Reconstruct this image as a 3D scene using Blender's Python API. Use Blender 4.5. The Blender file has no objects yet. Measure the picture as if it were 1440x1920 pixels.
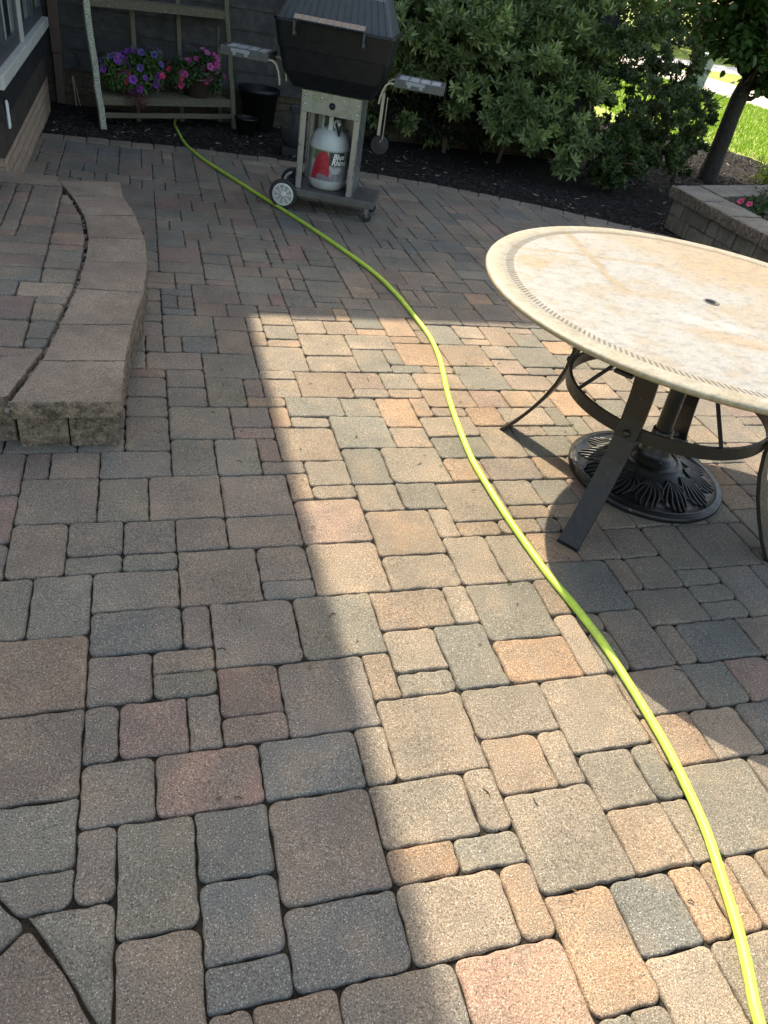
import bpy, math, random
import numpy as np
from mathutils import Vector, Matrix
R = math.radians
U = 0.0757          # one paving module in metres; every length below is in modules
sc = bpy.context.scene
C = sc.collection

# ------------------------------------------------------------------ camera
cam_d = bpy.data.cameras.new('camera')
cam = bpy.data.objects.new('camera', cam_d)
C.objects.link(cam)
cx = Vector((0.95561554, -0.25245395, 0.15187478))
cu = Vector((0.03875985, 0.61874819, 0.78463262))
cf = Vector((0.29205585, 0.74392048, -0.60107046))
m = Matrix((cx, cu, -cf)).transposed().to_4x4()
m.translation = Vector((2.42081, -13.28272, 19.5349)) * U
cam.matrix_world = m
cam_d.sensor_fit = 'VERTICAL'
cam_d.sensor_height = 36
cam_d.sensor_width = 27
cam_d.lens = 1375 / 1920 * 36
cam_d.clip_start = 0.02
cam_d.clip_end = 500
sc.camera = cam

# ------------------------------------------------------------------ light
SUNV = Vector((-0.205, 0.925, 1.0)).normalized()       # towards the sun
sun_el = math.asin(SUNV.z)
w = bpy.data.worlds.new('World')
sc.world = w
w.use_nodes = True
nt = w.node_tree
nt.nodes.clear()
out = nt.nodes.new('ShaderNodeOutputWorld')
bg = nt.nodes.new('ShaderNodeBackground')
sky = nt.nodes.new('ShaderNodeTexSky')
sky.sky_type = 'NISHITA'
sky.sun_disc = False
sky.sun_elevation = sun_el
sky.sun_rotation = math.atan2(SUNV.x, SUNV.y)
sky.air_density = 1.0
sky.dust_density = 2.5
sky.ozone_density = 0.6
bg.inputs['Strength'].default_value = 0.15
tint = nt.nodes.new('ShaderNodeMix'); tint.data_type = 'RGBA'; tint.blend_type = 'MULTIPLY'
tint.inputs[0].default_value = 1.0; tint.inputs[7].default_value = (1.10, 0.985, 0.815, 1)
nt.links.new(sky.outputs[0], tint.inputs[6]); nt.links.new(tint.outputs[2], bg.inputs[0])
nt.links.new(bg.outputs[0], out.inputs[0])
sd = bpy.data.lights.new('sun', 'SUN')
sd.energy = 3.35
sd.angle = R(0.53)
sd.color = (1.0, 0.89, 0.70)
so = bpy.data.objects.new('sun', sd)
so.rotation_euler = (-SUNV).to_track_quat('-Z', 'Y').to_euler()
C.objects.link(so)
sc.view_settings.view_transform = 'Standard'
sc.view_settings.look = 'None'
sc.view_settings.exposure = 1.70
sc.view_settings.gamma = 1
sc.cycles.max_bounces = 8
sc.cycles.transparent_max_bounces = 8

# ------------------------------------------------------------------ helpers
rnd = random.Random(7)
def lerp(a, b, t): return a + (b - a) * t

class MB:
    """collects geometry (in modules) for one mesh"""
    def __init__(s):
        s.v = []; s.f = []; s.c = []; s.sm = []; s.col = (1, 1, 1, 1); s.smooth = False
    def add(s, vs, fs, smooth=None):
        o = len(s.v)
        s.v += [tuple(p) for p in vs]
        s.c += [s.col] * len(vs)
        sm = s.smooth if smooth is None else smooth
        for f in fs:
            s.f.append([i + o for i in f]); s.sm.append(sm)
    def box(s, x0, y0, z0, x1, y1, z1, bev=0.0, M=None):
        if bev <= 0:
            vs = [(x, y, z) for z in (z0, z1) for x, y in ((x0, y0), (x1, y0), (x1, y1), (x0, y1))]
            fs = [(0, 3, 2, 1), (4, 5, 6, 7), (0, 1, 5, 4), (1, 2, 6, 5), (2, 3, 7, 6), (3, 0, 4, 7)]
        else:
            b = bev
            vs = []
            for z, i in ((z0, b), (z0 + b, 0), (z1 - b, 0), (z1, b)):
                for x, y in ((x0, y0), (x1, y0), (x1, y1), (x0, y1)):
                    sx = 1 if x == x0 else -1; sy = 1 if y == y0 else -1
                    k = i
                    vs.append((x + sx * (k + b), y + sy * k, z)); vs.append((x + sx * k, y + sy * (k + b), z))
            # order ring points ccw
            ring = [1, 0, 2, 3, 5, 4, 6, 7]
            fs = []
            for r in range(3):
                for j in range(8):
                    a = ring[j]; c = ring[(j + 1) % 8]
                    fs.append((r * 8 + a, r * 8 + c, (r + 1) * 8 + c, (r + 1) * 8 + a))
            fs.append([ring[j] for j in range(7, -1, -1)])
            fs.append([24 + ring[j] for j in range(8)])
        if M is not None:
            vs = [tuple(M @ Vector(p)) for p in vs]
        s.add(vs, fs)
    def tube(s, path, r, n=10, cap=True, smooth=True, closed=False):
        P = [Vector(p) for p in path]; N = len(P)
        rr = r if isinstance(r, (list, tuple)) else [r] * N
        vs = []; up = None
        for i in range(N):
            a = P[(i - 1) % N] if (closed or i > 0) else P[0]
            b = P[(i + 1) % N] if (closed or i < N - 1) else P[-1]
            t = (b - a).normalized()
            if up is None:
                up = Vector((0, 0, 1)) if abs(t.z) < 0.9 else Vector((1, 0, 0))
            x = t.cross(up).normalized(); y = x.cross(t).normalized(); up = y
            for k in range(n):
                an = 2 * math.pi * k / n
                vs.append(P[i] + (x * math.cos(an) + y * math.sin(an)) * rr[i])
        fs = []
        for i in range(N if closed else N - 1):
            for k in range(n):
                j = (i + 1) % N
                fs.append((i * n + k, j * n + k, j * n + (k + 1) % n, i * n + (k + 1) % n))
        s.add(vs, fs, smooth)
        if cap and not closed:
            s.add([vs[k] for k in range(n)], [list(range(n))], False)
            s.add([vs[(N - 1) * n + k] for k in range(n)], [list(range(n))[::-1]], False)
    def lathe(s, prof, n=32, c=(0, 0, 0), smooth=True, M=None):
        vs = []
        for r, z in prof:
            for k in range(n):
                an = 2 * math.pi * k / n
                p = Vector((c[0] + r * math.cos(an), c[1] + r * math.sin(an), c[2] + z))
                vs.append(M @ p if M is not None else p)
        fs = []
        for i in range(len(prof) - 1):
            for k in range(n):
                fs.append((i * n + k, i * n + (k + 1) % n, (i + 1) * n + (k + 1) % n, (i + 1) * n + k))
        s.add(vs, fs, smooth)
    def ribbon(s, path, wv, tv, w, t, smooth=True):
        """flat bar along path; wv = width dir per point, tv = thickness dir per point"""
        vs = []
        for p, a, b in zip(path, wv, tv):
            p = Vector(p); a = Vector(a) * w / 2; b = Vector(b) * t / 2
            vs += [p - a - b, p + a - b, p + a + b, p - a + b]
        fs = []
        n = len(path)
        for i in range(n - 1):
            for k in range(4):
                fs.append((i * 4 + k, i * 4 + (k + 1) % 4, i * 4 + 4 + (k + 1) % 4, i * 4 + 4 + k))
        fs += [(3, 2, 1, 0), tuple(n * 4 - 4 + k for k in range(4))]
        s.add(vs, fs, False)
    def prism(s, poly, z0, z1, M=None):
        n = len(poly)
        vs = [(x, y, z0) for x, y in poly] + [(x, y, z1) for x, y in poly]
        if M is not None: vs = [tuple(M @ Vector(p)) for p in vs]
        fs = [list(range(n))[::-1], list(range(n, 2 * n))] + [(i, (i + 1) % n, n + (i + 1) % n, n + i) for i in range(n)]
        s.add(vs, fs)
    def build(s, name, mat, parent=None, **kw):
        me = bpy.data.meshes.new(name)
        v = np.array(s.v, dtype=np.float32) * U
        me.from_pydata(v.tolist(), [], s.f)
        me.polygons.foreach_set('use_smooth', s.sm)
        ca = me.color_attributes.new('Col', 'FLOAT_COLOR', 'POINT')
        ca.data.foreach_set('color', np.array(s.c, dtype=np.float32).ravel())
        me.materials.append(mat)
        me.update()
        o = bpy.data.objects.new(name, me)
        C.objects.link(o)
        if parent: o.parent = parent
        tag(o, **kw)
        return o

def tag(o, label=None, cat=None, group=None, kind=None):
    if label: o['label'] = label
    if cat: o['category'] = cat
    if group: o['group'] = group
    if kind: o['kind'] = kind
    return o
def thing(name, label, cat, loc=(0, 0, 0), rotz=0, group=None):
    o = bpy.data.objects.new(name, None); C.objects.link(o)
    o.empty_display_size = 0.05
    o.location = Vector(loc) * U; o.rotation_euler = (0, 0, rotz)
    return tag(o, label, cat, group)

# ------------------------------------------------------------------ materials
def newmat(name):
    mt = bpy.data.materials.new(name); mt.use_nodes = True
    t = mt.node_tree; t.nodes.clear()
    o = t.nodes.new('ShaderNodeOutputMaterial'); p = t.nodes.new('ShaderNodeBsdfPrincipled')
    t.links.new(p.outputs[0], o.inputs[0])
    return mt, t, p, o
def N(t, typ, **kw):
    n = t.nodes.new(typ)
    for k, v in kw.items():
        if k in n.inputs.keys() if isinstance(k, str) else False: n.inputs[k].default_value = v
        else: setattr(n, k, v)
    return n
def noise(t, scale, detail=3, rough=0.55, co=None, dim='3D'):
    n = t.nodes.new('ShaderNodeTexNoise'); n.inputs['Scale'].default_value = scale
    n.inputs['Detail'].default_value = detail; n.inputs['Roughness'].default_value = rough
    if co is not None: t.links.new(co, n.inputs['Vector'])
    return n.outputs['Fac']
def ramp(t, src, stops, interp='LINEAR'):
    n = t.nodes.new('ShaderNodeValToRGB'); n.color_ramp.interpolation = interp
    e = n.color_ramp.elements
    while len(e) < len(stops): e.new(0.5)
    for i, (p, c) in enumerate(stops):
        e[i].position = p
        e[i].color = (c, c, c, 1) if isinstance(c, (int, float)) else tuple(c) + (1,)
    t.links.new(src, n.inputs[0]); return n.outputs[0]
def mix(t, fac, a, b, typ='MIX'):
    n = t.nodes.new('ShaderNodeMix'); n.data_type = 'RGBA'; n.blend_type = typ
    for s_, val in ((0, fac), (6, a), (7, b)):
        if isinstance(val, bpy.types.NodeSocket): t.links.new(val, n.inputs[s_])
        elif isinstance(val, (int, float)): n.inputs[s_].default_value = val if s_ == 0 else (val, val, val, 1)
        else: n.inputs[s_].default_value = tuple(val) + (1,)
    return n.outputs[2]
def mth(t, op, a, b=0.0, c=0.0):
    n = t.nodes.new('ShaderNodeMath'); n.operation = op
    for i, val in enumerate((a, b, c)):
        if isinstance(val, bpy.types.NodeSocket): t.links.new(val, n.inputs[i])
        else: n.inputs[i].default_value = val
    return n.outputs[0]
def bump(t, p, h, dist, strength=1.0, prev=None):
    n = t.nodes.new('ShaderNodeBump'); n.inputs['Distance'].default_value = dist
    n.inputs['Strength'].default_value = strength
    t.links.new(h, n.inputs['Height'])
    if prev is not None: t.links.new(prev, n.inputs['Normal'])
    t.links.new(n.outputs[0], p.inputs['Normal']); return n.outputs[0]
def texco(t, kind='Object'):
    return t.nodes.new('ShaderNodeTexCoord').outputs[kind]
def geopos(t):
    return t.nodes.new('ShaderNodeNewGeometry').outputs['Position']
def vcol(t):
    n = t.nodes.new('ShaderNodeVertexColor'); n.layer_name = 'Col'; return n

def mat_stone(name, speck=1.0, blotch=0.5, rough_face=False, col=None, side=None):
    mt, t, p, o = newmat(name)
    co = texco(t)
    if col is None:
        vc = vcol(t); base = vc.outputs[0]; al = vc.outputs[1]
        # per-stone cloud colour: shifts towards charcoal or towards buff
        big = noise(t, 9, 2, 0.5, co)
        sh = mth(t, 'ADD', big, mth(t, 'MULTIPLY', al, 0.5))
        k = ramp(t, sh, [(0.52, 0), (0.78, 1)])
        base = mix(t, mth(t, 'MULTIPLY', k, blotch), base, (0.170, 0.160, 0.130))
        k2 = ramp(t, noise(t, 6.3, 2, 0.5, co), [(0.5, 0), (0.75, 1)])
        base = mix(t, mth(t, 'MULTIPLY', k2, 0.35), base, (0.30, 0.215, 0.135))
    else:
        base = mix(t, ramp(t, noise(t, 7, 3, 0.6, co), [(0.35, 0), (0.7, 1)]), col, tuple(c * 0.72 for c in col))
    g = noise(t, 290, 3, 0.8, co)
    grain = ramp(t, g, [(0.28, 0.12), (0.45, 0.78), (0.59, 1.18), (0.70, 2.5)])
    base = mix(t, 1.0, base, grain, 'MULTIPLY')
    v = t.nodes.new('ShaderNodeTexVoronoi'); v.inputs['Scale'].default_value = 210
    t.links.new(co, v.inputs['Vector'])
    pick = mth(t, 'GREATER_THAN', noise(t, 900, 0, 0.5, v.outputs['Position']), 0.60)
    dot = mth(t, 'MULTIPLY', mth(t, 'LESS_THAN', v.outputs['Distance'], 0.27), pick)
    base = mix(t, mth(t, 'MULTIPLY', dot, 0.55 * speck), base, (0.62, 0.60, 0.55))
    pit = ramp(t, noise(t, 230, 2, 0.6, co), [(0.33, 1), (0.39, 0)])
    base = mix(t, mth(t, 'MULTIPLY', pit, 0.75), base, (0.035, 0.03, 0.026))
    # grime film at a larger scale
    dirt = ramp(t, noise(t, 3.1, 5, 0.65, co), [(0.3, 0.74), (0.7, 1.12)])
    base = mix(t, 1.0, base, dirt, 'MULTIPLY')
    t.links.new(base, p.inputs['Base Color'])
    p.inputs['Roughness'].default_value = 0.88
    p.inputs['Specular IOR Level'].default_value = 0.3
    if side is not None:
        gn = t.nodes.new('ShaderNodeNewGeometry'); sz = t.nodes.new('ShaderNodeSeparateXYZ'); t.links.new(gn.outputs['True Normal'], sz.inputs[0])
        sm_ = ramp(t, mth(t, 'ABSOLUTE', sz.outputs[2]), [(0.45, 1), (0.8, 0)])
        sc_ = mix(t, ramp(t, noise(t, 38, 6, 0.75, co), [(0.36, 0), (0.62, 1)]), tuple(c * 0.22 for c in side), side)
        base2 = mix(t, sm_, base, mix(t, 1.0, sc_, grain, 'MULTIPLY'))
        t.links.new(base2, p.inputs['Base Color'])
    b1 = bump(t, p, g, 0.0034, 0.9)
    b2 = bump(t, p, noise(t, 60, 3, 0.6, co), 0.004, 0.6, b1)
    if rough_face: bump(t, p, noise(t, 22, 4, 0.65, co), 0.02, 0.8, b2)
    return mt

def mat_plain(name, col, rough=0.5, metal=0.0, var=0.0, vscale=20, bmp=0.0, bscale=80, spec=0.5, coat=0.0, dust=None):
    mt, t, p, o = newmat(name)
    co = texco(t)
    base = None
    if var > 0:
        base = mix(t, ramp(t, noise(t, vscale, 4, 0.6, co), [(0.3, 0), (0.7, 1)]), tuple(c * (1 - var) for c in col), tuple(min(1, c * (1 + var)) for c in col))
    if dust:
        base = mix(t, ramp(t, noise(t, dust[1], 3, 0.65, co), [(dust[2], 0), (dust[2] + 0.06, 1)]), base if base is not None else col, dust[0])
    if base is not None: t.links.new(base, p.inputs['Base Color'])
    else: p.inputs['Base Color'].default_value = tuple(col) + (1,)
    p.inputs['Roughness'].default_value = rough
    if var > 0:
        t.links.new(ramp(t, noise(t, vscale * 1.7, 3, 0.6, co), [(0.3, max(0.05, rough - 0.12)), (0.7, min(1, rough + 0.12))]), p.inputs['Roughness'])
    p.inputs['Metallic'].default_value = metal
    p.inputs['Specular IOR Level'].default_value = spec
    p.inputs['Coat Weight'].default_value = coat
    if bmp > 0: bump(t, p, noise(t, bscale, 4, 0.6, co), bmp, 0.8)
    return mt

def mat_leaf(name, transl=0.3, rough=0.42):
    mt, t, p, o = newmat(name)
    vc = vcol(t)
    t.links.new(vc.outputs[0], p.inputs['Base Color'])
    p.inputs['Roughness'].default_value = rough
    p.inputs['Specular IOR Level'].default_value = 0.4
    tr = t.nodes.new('ShaderNodeBsdfTranslucent')
    t.links.new(mix(t, 1.0, vc.outputs[0], (1.3, 1.6, 0.5), 'MULTIPLY'), tr.inputs[0])
    ms = t.nodes.new('ShaderNodeMixShader'); ms.inputs[0].default_value = transl
    t.links.new(p.outputs[0], ms.inputs[1]); t.links.new(tr.outputs[0], ms.inputs[2])
    t.links.new(ms.outputs[0], o.inputs[0])
    return mt

M_paver = mat_stone('paver_concrete')
M_cap = mat_stone('cap_concrete', col=(0.30, 0.238, 0.182), side=(0.28, 0.215, 0.155))
M_split = mat_stone('split_stone', speck=0.3, rough_face=True, col=(0.24, 0.19, 0.14), side=(0.26, 0.20, 0.145))
M_wallcap = mat_stone('wall_cap_stone', rough_face=True, col=(0.24, 0.215, 0.18), side=(0.20, 0.165, 0.125))
M_wallblk = mat_stone('wall_block_stone', speck=0.2, rough_face=True, blotch=0.7)
M_leaf = mat_leaf('leaf_green')
M_leaf_dull = mat_leaf('leaf_dull', 0.22, 0.6)
M_petal = mat_leaf('petal', 0.25, 0.6)
M_bark = mat_plain('bark', (0.024, 0.019, 0.015), 0.9, var=0.4, vscale=25, bmp=0.01, bscale=40)
M_twig = mat_plain('twig', (0.075, 0.055, 0.035), 0.85, var=0.3)

# joint sand / soil under the pavers
def mat_soil(name, c1, c2, s1=60, s2=260, bd=0.006):
    mt, t, p, o = newmat(name)
    co = texco(t)
    a = noise(t, s1, 5, 0.7, co)
    base = mix(t, ramp(t, a, [(0.35, 0), (0.65, 1)]), c1, c2)
    base = mix(t, 1.0, base, ramp(t, noise(t, s2, 3, 0.7, co), [(0.3, 0.5), (0.7, 1.5)]), 'MULTIPLY')
    t.links.new(base, p.inputs['Base Color']); p.inputs['Roughness'].default_value = 0.95
    p.inputs['Specular IOR Level'].default_value = 0.2
    bump(t, p, a, bd, 0.9)
    return mt
M_joint = mat_soil('joint_sand', (0.010, 0.008, 0.006), (0.032, 0.027, 0.019))
M_mulch = mat_soil('mulch_soil', (0.006, 0.0052, 0.005), (0.018, 0.015, 0.013), 35, 150, 0.02)

def mat_lawn(name, c1, c2):
    mt, t, p, o = newmat(name)
    co = texco(t)
    a = noise(t, 1.1, 4, 0.6, co); b = noise(t, 28, 4, 0.7, co)
    base = mix(t, ramp(t, a, [(0.3, 0), (0.7, 1)]), c1, c2)
    base = mix(t, 1.0, base, ramp(t, b, [(0.3, 0.6), (0.7, 1.35)]), 'MULTIPLY')
    t.links.new(base, p.inputs['Base Color']); p.inputs['Roughness'].default_value = 0.8
    bump(t, p, b, 0.03, 0.9)
    return mt
M_lawn = mat_lawn('lawn_grass', (0.17, 0.235, 0.022), (0.25, 0.30, 0.04))
# ------------------------------------------------------------------ stones
def offset_poly(poly, d):
    n = len(poly); res = []
    for i in range(n):
        p0, p1, p2 = (Vector(poly[(i + k - 1) % n]) for k in range(3))
        e1 = (p1 - p0); e2 = (p2 - p1)
        if e1.length < 1e-6 or e2.length < 1e-6: res.append(p1.copy()); continue
        n1 = Vector((-e1.y, e1.x)).normalized(); n2 = Vector((-e2.y, e2.x)).normalized()
        b = n1 + n2
        k = b.length
        if k < 1e-3: res.append(p1 + n1 * d); continue
        b /= k
        res.append(p1 + b * min(d / max(0.35, b.dot(n1)), 3 * d))
    return res
def area(poly):
    return 0.5 * sum(poly[i][0] * poly[(i + 1) % len(poly)][1] - poly[(i + 1) % len(poly)][0] * poly[i][1] for i in range(len(poly)))
def clip(poly, a, b, c):
    """keep a*x+b*y<=c"""
    res = []; n = len(poly)
    for i in range(n):
        p = poly[i]; q = poly[(i + 1) % n]
        dp = a * p[0] + b * p[1] - c; dq = a * q[0] + b * q[1] - c
        if dp <= 0: res.append(p)
        if dp * dq < 0:
            t = dp / (dp - dq); res.append((p[0] + (q[0] - p[0]) * t, p[1] + (q[1] - p[1]) * t))
    return res
def stone(mb, poly, z0, z1, gap=0.05, rad=0.3, bev=0.09, jit=0.018, rn=rnd, tilt=0.03, fine=True):
    if area(poly) < 0: poly = poly[::-1]
    P = offset_poly([Vector(p) for p in poly], gap / 2)
    n = len(P); pts = []
    for i in range(n):
        p0, p1, p2 = P[(i - 1) % n], P[i], P[(i + 1) % n]
        l1 = (p0 - p1).length; l2 = (p2 - p1).length
        r = min(rad * rn.uniform(0.35, 1.35), l1 * 0.42, l2 * 0.42)
        a = p1 + (p0 - p1).normalized() * r; b = p1 + (p2 - p1).normalized() * r * rn.uniform(0.8, 1.2)
        K = 4 if fine else 2
        for k in range(K + 1):
            t = k / K
            pts.append(a * (1 - t) ** 2 + p1 * 2 * t * (1 - t) + b * t * t)
        r2 = min(rad, l2 * 0.42)
        seg = int((l2 - 2 * r2) / (0.3 if fine else 0.9))
        e = p2 + (p1 - p2).normalized() * r2
        nn = Vector((-(p2 - p1).y, (p2 - p1).x)).normalized()
        for k in range(1, seg + 1):
            t = k / (seg + 1)
            pts.append(b.lerp(e, t) + nn * rn.uniform(-jit * 0.2, jit * 1.9))
    c = sum(pts, Vector((0, 0))) / len(pts)
    m_ = len(pts)
    tx = rn.uniform(-tilt, tilt); ty = rn.uniform(-tilt, tilt); dz = rn.uniform(-tilt, tilt)
    nrm = []
    for i in range(m_):
        d = pts[(i + 1) % m_] - pts[i - 1]
        nn = Vector((-d.y, d.x))
        nrm.append(nn.normalized() if nn.length > 1e-6 else (c - pts[i]).normalized())
    rings = [(0, z0), (0, z1 - bev * 1.1), (bev * 0.28, z1 - bev * 0.42), (bev * 0.75, z1 - bev * 0.1), (bev * 1.5, z1)]
    vs = []
    ch = [rn.uniform(0.6, 1.5) if rn.random() < 0.85 else rn.uniform(1.6, 2.8) for _ in range(m_)]
    ch = [(ch[i - 1] + 2 * ch[i] + ch[(i + 1) % m_]) / 4 for i in range(m_)]
    for k, (ins, z) in enumerate(rings):
        for i in range(m_):
            dc = (c - pts[i]).normalized(); dd = (dc + nrm[i] * 0.35).normalized()
            p = pts[i] + dd * ins * min(1.35, 1 / max(0.5, dd.dot(nrm[i]))) * ch[i]
            zz = z if k == 0 else z - (z1 - z) * (ch[i] - 1) * 0.5
            q_ = (p - c)
            vs.append((p.x, p.y, zz + (dz + tx * q_.x / 1.5 + ty * q_.y / 1.5 if k else 0)))
    fs = []; sm = []
    for k in range(len(rings) - 1):
        for i in range(m_):
            j = (i + 1) % m_
            fs.append((k * m_ + i, k * m_ + j, (k + 1) * m_ + j, (k + 1) * m_ + i))
    mb.add(vs, fs, True)
    o = len(mb.v) - m_
    zc = sum(v[2] for v in vs[-m_:]) / m_
    mb.v.append((c.x, c.y, zc)); mb.c.append(mb.col)
    for i in range(m_):
        mb.f.append([o + i, o + (i + 1) % m_, o + m_]); mb.sm.append(False)

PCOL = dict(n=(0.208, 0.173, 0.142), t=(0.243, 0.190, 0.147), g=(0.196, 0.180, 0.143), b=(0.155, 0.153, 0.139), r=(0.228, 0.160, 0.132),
            l=(0.290, 0.230, 0.168), o=(0.315, 0.218, 0.142), p=(0.300, 0.206, 0.155))  # paler l, o, p mostly paint the sunlight into stones of the sun patch
def pcol(k, rn):
    c = PCOL[k]; f = rn.uniform(0.88, 1.12); w_ = rn.uniform(-0.03, 0.03)
    return (c[0] * f * (1 + w_), c[1] * f, c[2] * f * (1 - w_), rn.random())

# ------------------------------------------------------------------ ground sheets
def arc_y(x):      # outer line of the patio border, as a smooth curve
    return 73.6 - 0.0058 * max(0, x - 3) ** 2 - 0.00006 * max(0, x - 30) ** 3
BORD = [(x, arc_y(x)) for x in np.arange(-7.5, 62, 2.15)]
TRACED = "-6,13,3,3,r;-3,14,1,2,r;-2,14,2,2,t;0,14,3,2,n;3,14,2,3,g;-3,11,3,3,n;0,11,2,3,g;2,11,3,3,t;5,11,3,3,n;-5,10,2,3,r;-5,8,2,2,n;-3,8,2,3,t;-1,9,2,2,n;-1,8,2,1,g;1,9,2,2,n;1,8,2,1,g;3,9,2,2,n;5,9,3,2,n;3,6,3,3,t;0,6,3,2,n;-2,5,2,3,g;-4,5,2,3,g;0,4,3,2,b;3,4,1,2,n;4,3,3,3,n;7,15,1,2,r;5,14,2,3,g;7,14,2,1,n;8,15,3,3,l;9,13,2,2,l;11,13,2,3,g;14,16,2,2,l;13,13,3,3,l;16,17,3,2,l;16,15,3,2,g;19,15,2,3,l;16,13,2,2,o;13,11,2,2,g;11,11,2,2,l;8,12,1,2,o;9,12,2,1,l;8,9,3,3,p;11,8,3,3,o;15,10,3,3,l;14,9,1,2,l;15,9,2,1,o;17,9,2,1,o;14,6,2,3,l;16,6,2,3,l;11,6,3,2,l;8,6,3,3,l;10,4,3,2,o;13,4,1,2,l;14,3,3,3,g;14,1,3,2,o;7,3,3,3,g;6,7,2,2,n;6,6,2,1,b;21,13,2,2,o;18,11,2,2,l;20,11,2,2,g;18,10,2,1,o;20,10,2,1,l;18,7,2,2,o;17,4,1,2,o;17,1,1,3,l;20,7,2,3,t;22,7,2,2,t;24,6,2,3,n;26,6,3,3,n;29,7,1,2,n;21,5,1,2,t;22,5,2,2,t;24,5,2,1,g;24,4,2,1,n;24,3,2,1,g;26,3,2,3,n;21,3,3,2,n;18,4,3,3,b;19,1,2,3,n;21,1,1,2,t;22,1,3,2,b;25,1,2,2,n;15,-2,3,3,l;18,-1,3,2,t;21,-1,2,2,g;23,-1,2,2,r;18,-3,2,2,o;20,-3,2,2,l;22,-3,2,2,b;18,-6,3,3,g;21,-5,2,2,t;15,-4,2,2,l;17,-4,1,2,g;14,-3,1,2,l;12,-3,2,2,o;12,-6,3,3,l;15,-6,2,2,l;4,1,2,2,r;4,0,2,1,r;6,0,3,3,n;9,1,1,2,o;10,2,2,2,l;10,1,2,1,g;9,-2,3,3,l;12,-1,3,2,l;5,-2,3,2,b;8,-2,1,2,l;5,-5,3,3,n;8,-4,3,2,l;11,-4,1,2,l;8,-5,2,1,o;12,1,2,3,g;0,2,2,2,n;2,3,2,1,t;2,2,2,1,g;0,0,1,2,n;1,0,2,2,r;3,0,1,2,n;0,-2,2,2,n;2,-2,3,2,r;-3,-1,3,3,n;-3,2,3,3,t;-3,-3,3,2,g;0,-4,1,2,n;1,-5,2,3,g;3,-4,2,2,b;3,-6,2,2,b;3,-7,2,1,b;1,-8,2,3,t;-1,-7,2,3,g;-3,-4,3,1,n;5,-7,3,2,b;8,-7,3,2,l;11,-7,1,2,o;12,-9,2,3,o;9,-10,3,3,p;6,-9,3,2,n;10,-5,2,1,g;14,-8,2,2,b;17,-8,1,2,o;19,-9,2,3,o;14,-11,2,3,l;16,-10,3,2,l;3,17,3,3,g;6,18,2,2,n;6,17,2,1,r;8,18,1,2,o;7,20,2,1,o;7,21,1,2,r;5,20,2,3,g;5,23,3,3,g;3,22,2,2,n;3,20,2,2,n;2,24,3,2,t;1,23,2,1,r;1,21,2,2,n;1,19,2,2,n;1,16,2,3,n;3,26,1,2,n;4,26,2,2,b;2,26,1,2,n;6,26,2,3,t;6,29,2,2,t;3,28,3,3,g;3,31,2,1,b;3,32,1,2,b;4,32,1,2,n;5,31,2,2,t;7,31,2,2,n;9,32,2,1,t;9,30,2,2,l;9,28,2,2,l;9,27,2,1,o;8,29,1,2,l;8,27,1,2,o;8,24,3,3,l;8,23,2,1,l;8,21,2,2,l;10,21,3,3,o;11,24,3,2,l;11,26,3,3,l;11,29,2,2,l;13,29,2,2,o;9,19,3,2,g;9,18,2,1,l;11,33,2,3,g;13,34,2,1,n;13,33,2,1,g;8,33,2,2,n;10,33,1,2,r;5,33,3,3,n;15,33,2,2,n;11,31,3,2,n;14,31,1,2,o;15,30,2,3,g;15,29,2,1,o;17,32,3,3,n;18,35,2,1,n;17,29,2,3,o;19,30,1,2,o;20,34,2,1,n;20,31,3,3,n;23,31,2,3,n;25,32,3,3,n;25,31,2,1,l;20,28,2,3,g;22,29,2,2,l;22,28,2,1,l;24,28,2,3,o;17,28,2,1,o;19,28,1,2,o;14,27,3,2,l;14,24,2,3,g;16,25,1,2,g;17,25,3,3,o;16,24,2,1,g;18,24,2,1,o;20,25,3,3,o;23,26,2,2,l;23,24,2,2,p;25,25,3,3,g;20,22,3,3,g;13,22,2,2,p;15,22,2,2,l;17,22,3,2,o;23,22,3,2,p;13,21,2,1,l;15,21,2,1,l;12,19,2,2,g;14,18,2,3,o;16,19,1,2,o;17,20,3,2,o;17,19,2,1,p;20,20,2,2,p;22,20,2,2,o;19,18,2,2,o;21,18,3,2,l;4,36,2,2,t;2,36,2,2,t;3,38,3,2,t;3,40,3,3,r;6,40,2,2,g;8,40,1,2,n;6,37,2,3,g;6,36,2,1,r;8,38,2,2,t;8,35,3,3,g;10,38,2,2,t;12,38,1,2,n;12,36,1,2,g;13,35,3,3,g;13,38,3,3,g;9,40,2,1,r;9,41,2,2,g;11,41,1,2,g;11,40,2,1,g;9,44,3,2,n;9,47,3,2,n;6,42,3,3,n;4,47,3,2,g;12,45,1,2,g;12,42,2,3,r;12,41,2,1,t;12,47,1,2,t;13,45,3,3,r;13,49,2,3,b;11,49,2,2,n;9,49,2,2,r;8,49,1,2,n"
def sheet(name, poly, z, mat, **kw):
    mb = MB(); mb.add([(x, y, z) for x, y in poly], [list(range(len(poly)))])
    return mb.build(name, mat, **kw)

# lawn, reaching the horizon
def lawn_grid():
    mb = MB()
    xs = [-3000, -600, -200, -60, 0, 60, 100, 140, 190, 260, 600, 3000]
    ys = [-3000, -500, -100, 0, 60, 110, 160, 220, 300, 420, 900, 4500]
    vs = [(x, y, -0.8) for y in ys for x in xs]
    fs = [(j * 12 + i, j * 12 + i + 1, j * 12 + 13 + i, j * 12 + 12 + i) for j in range(11) for i in range(11)]
    mb.add(vs, fs)
    mb.build('lawn', M_lawn, kind='structure')
lawn_grid()
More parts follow.
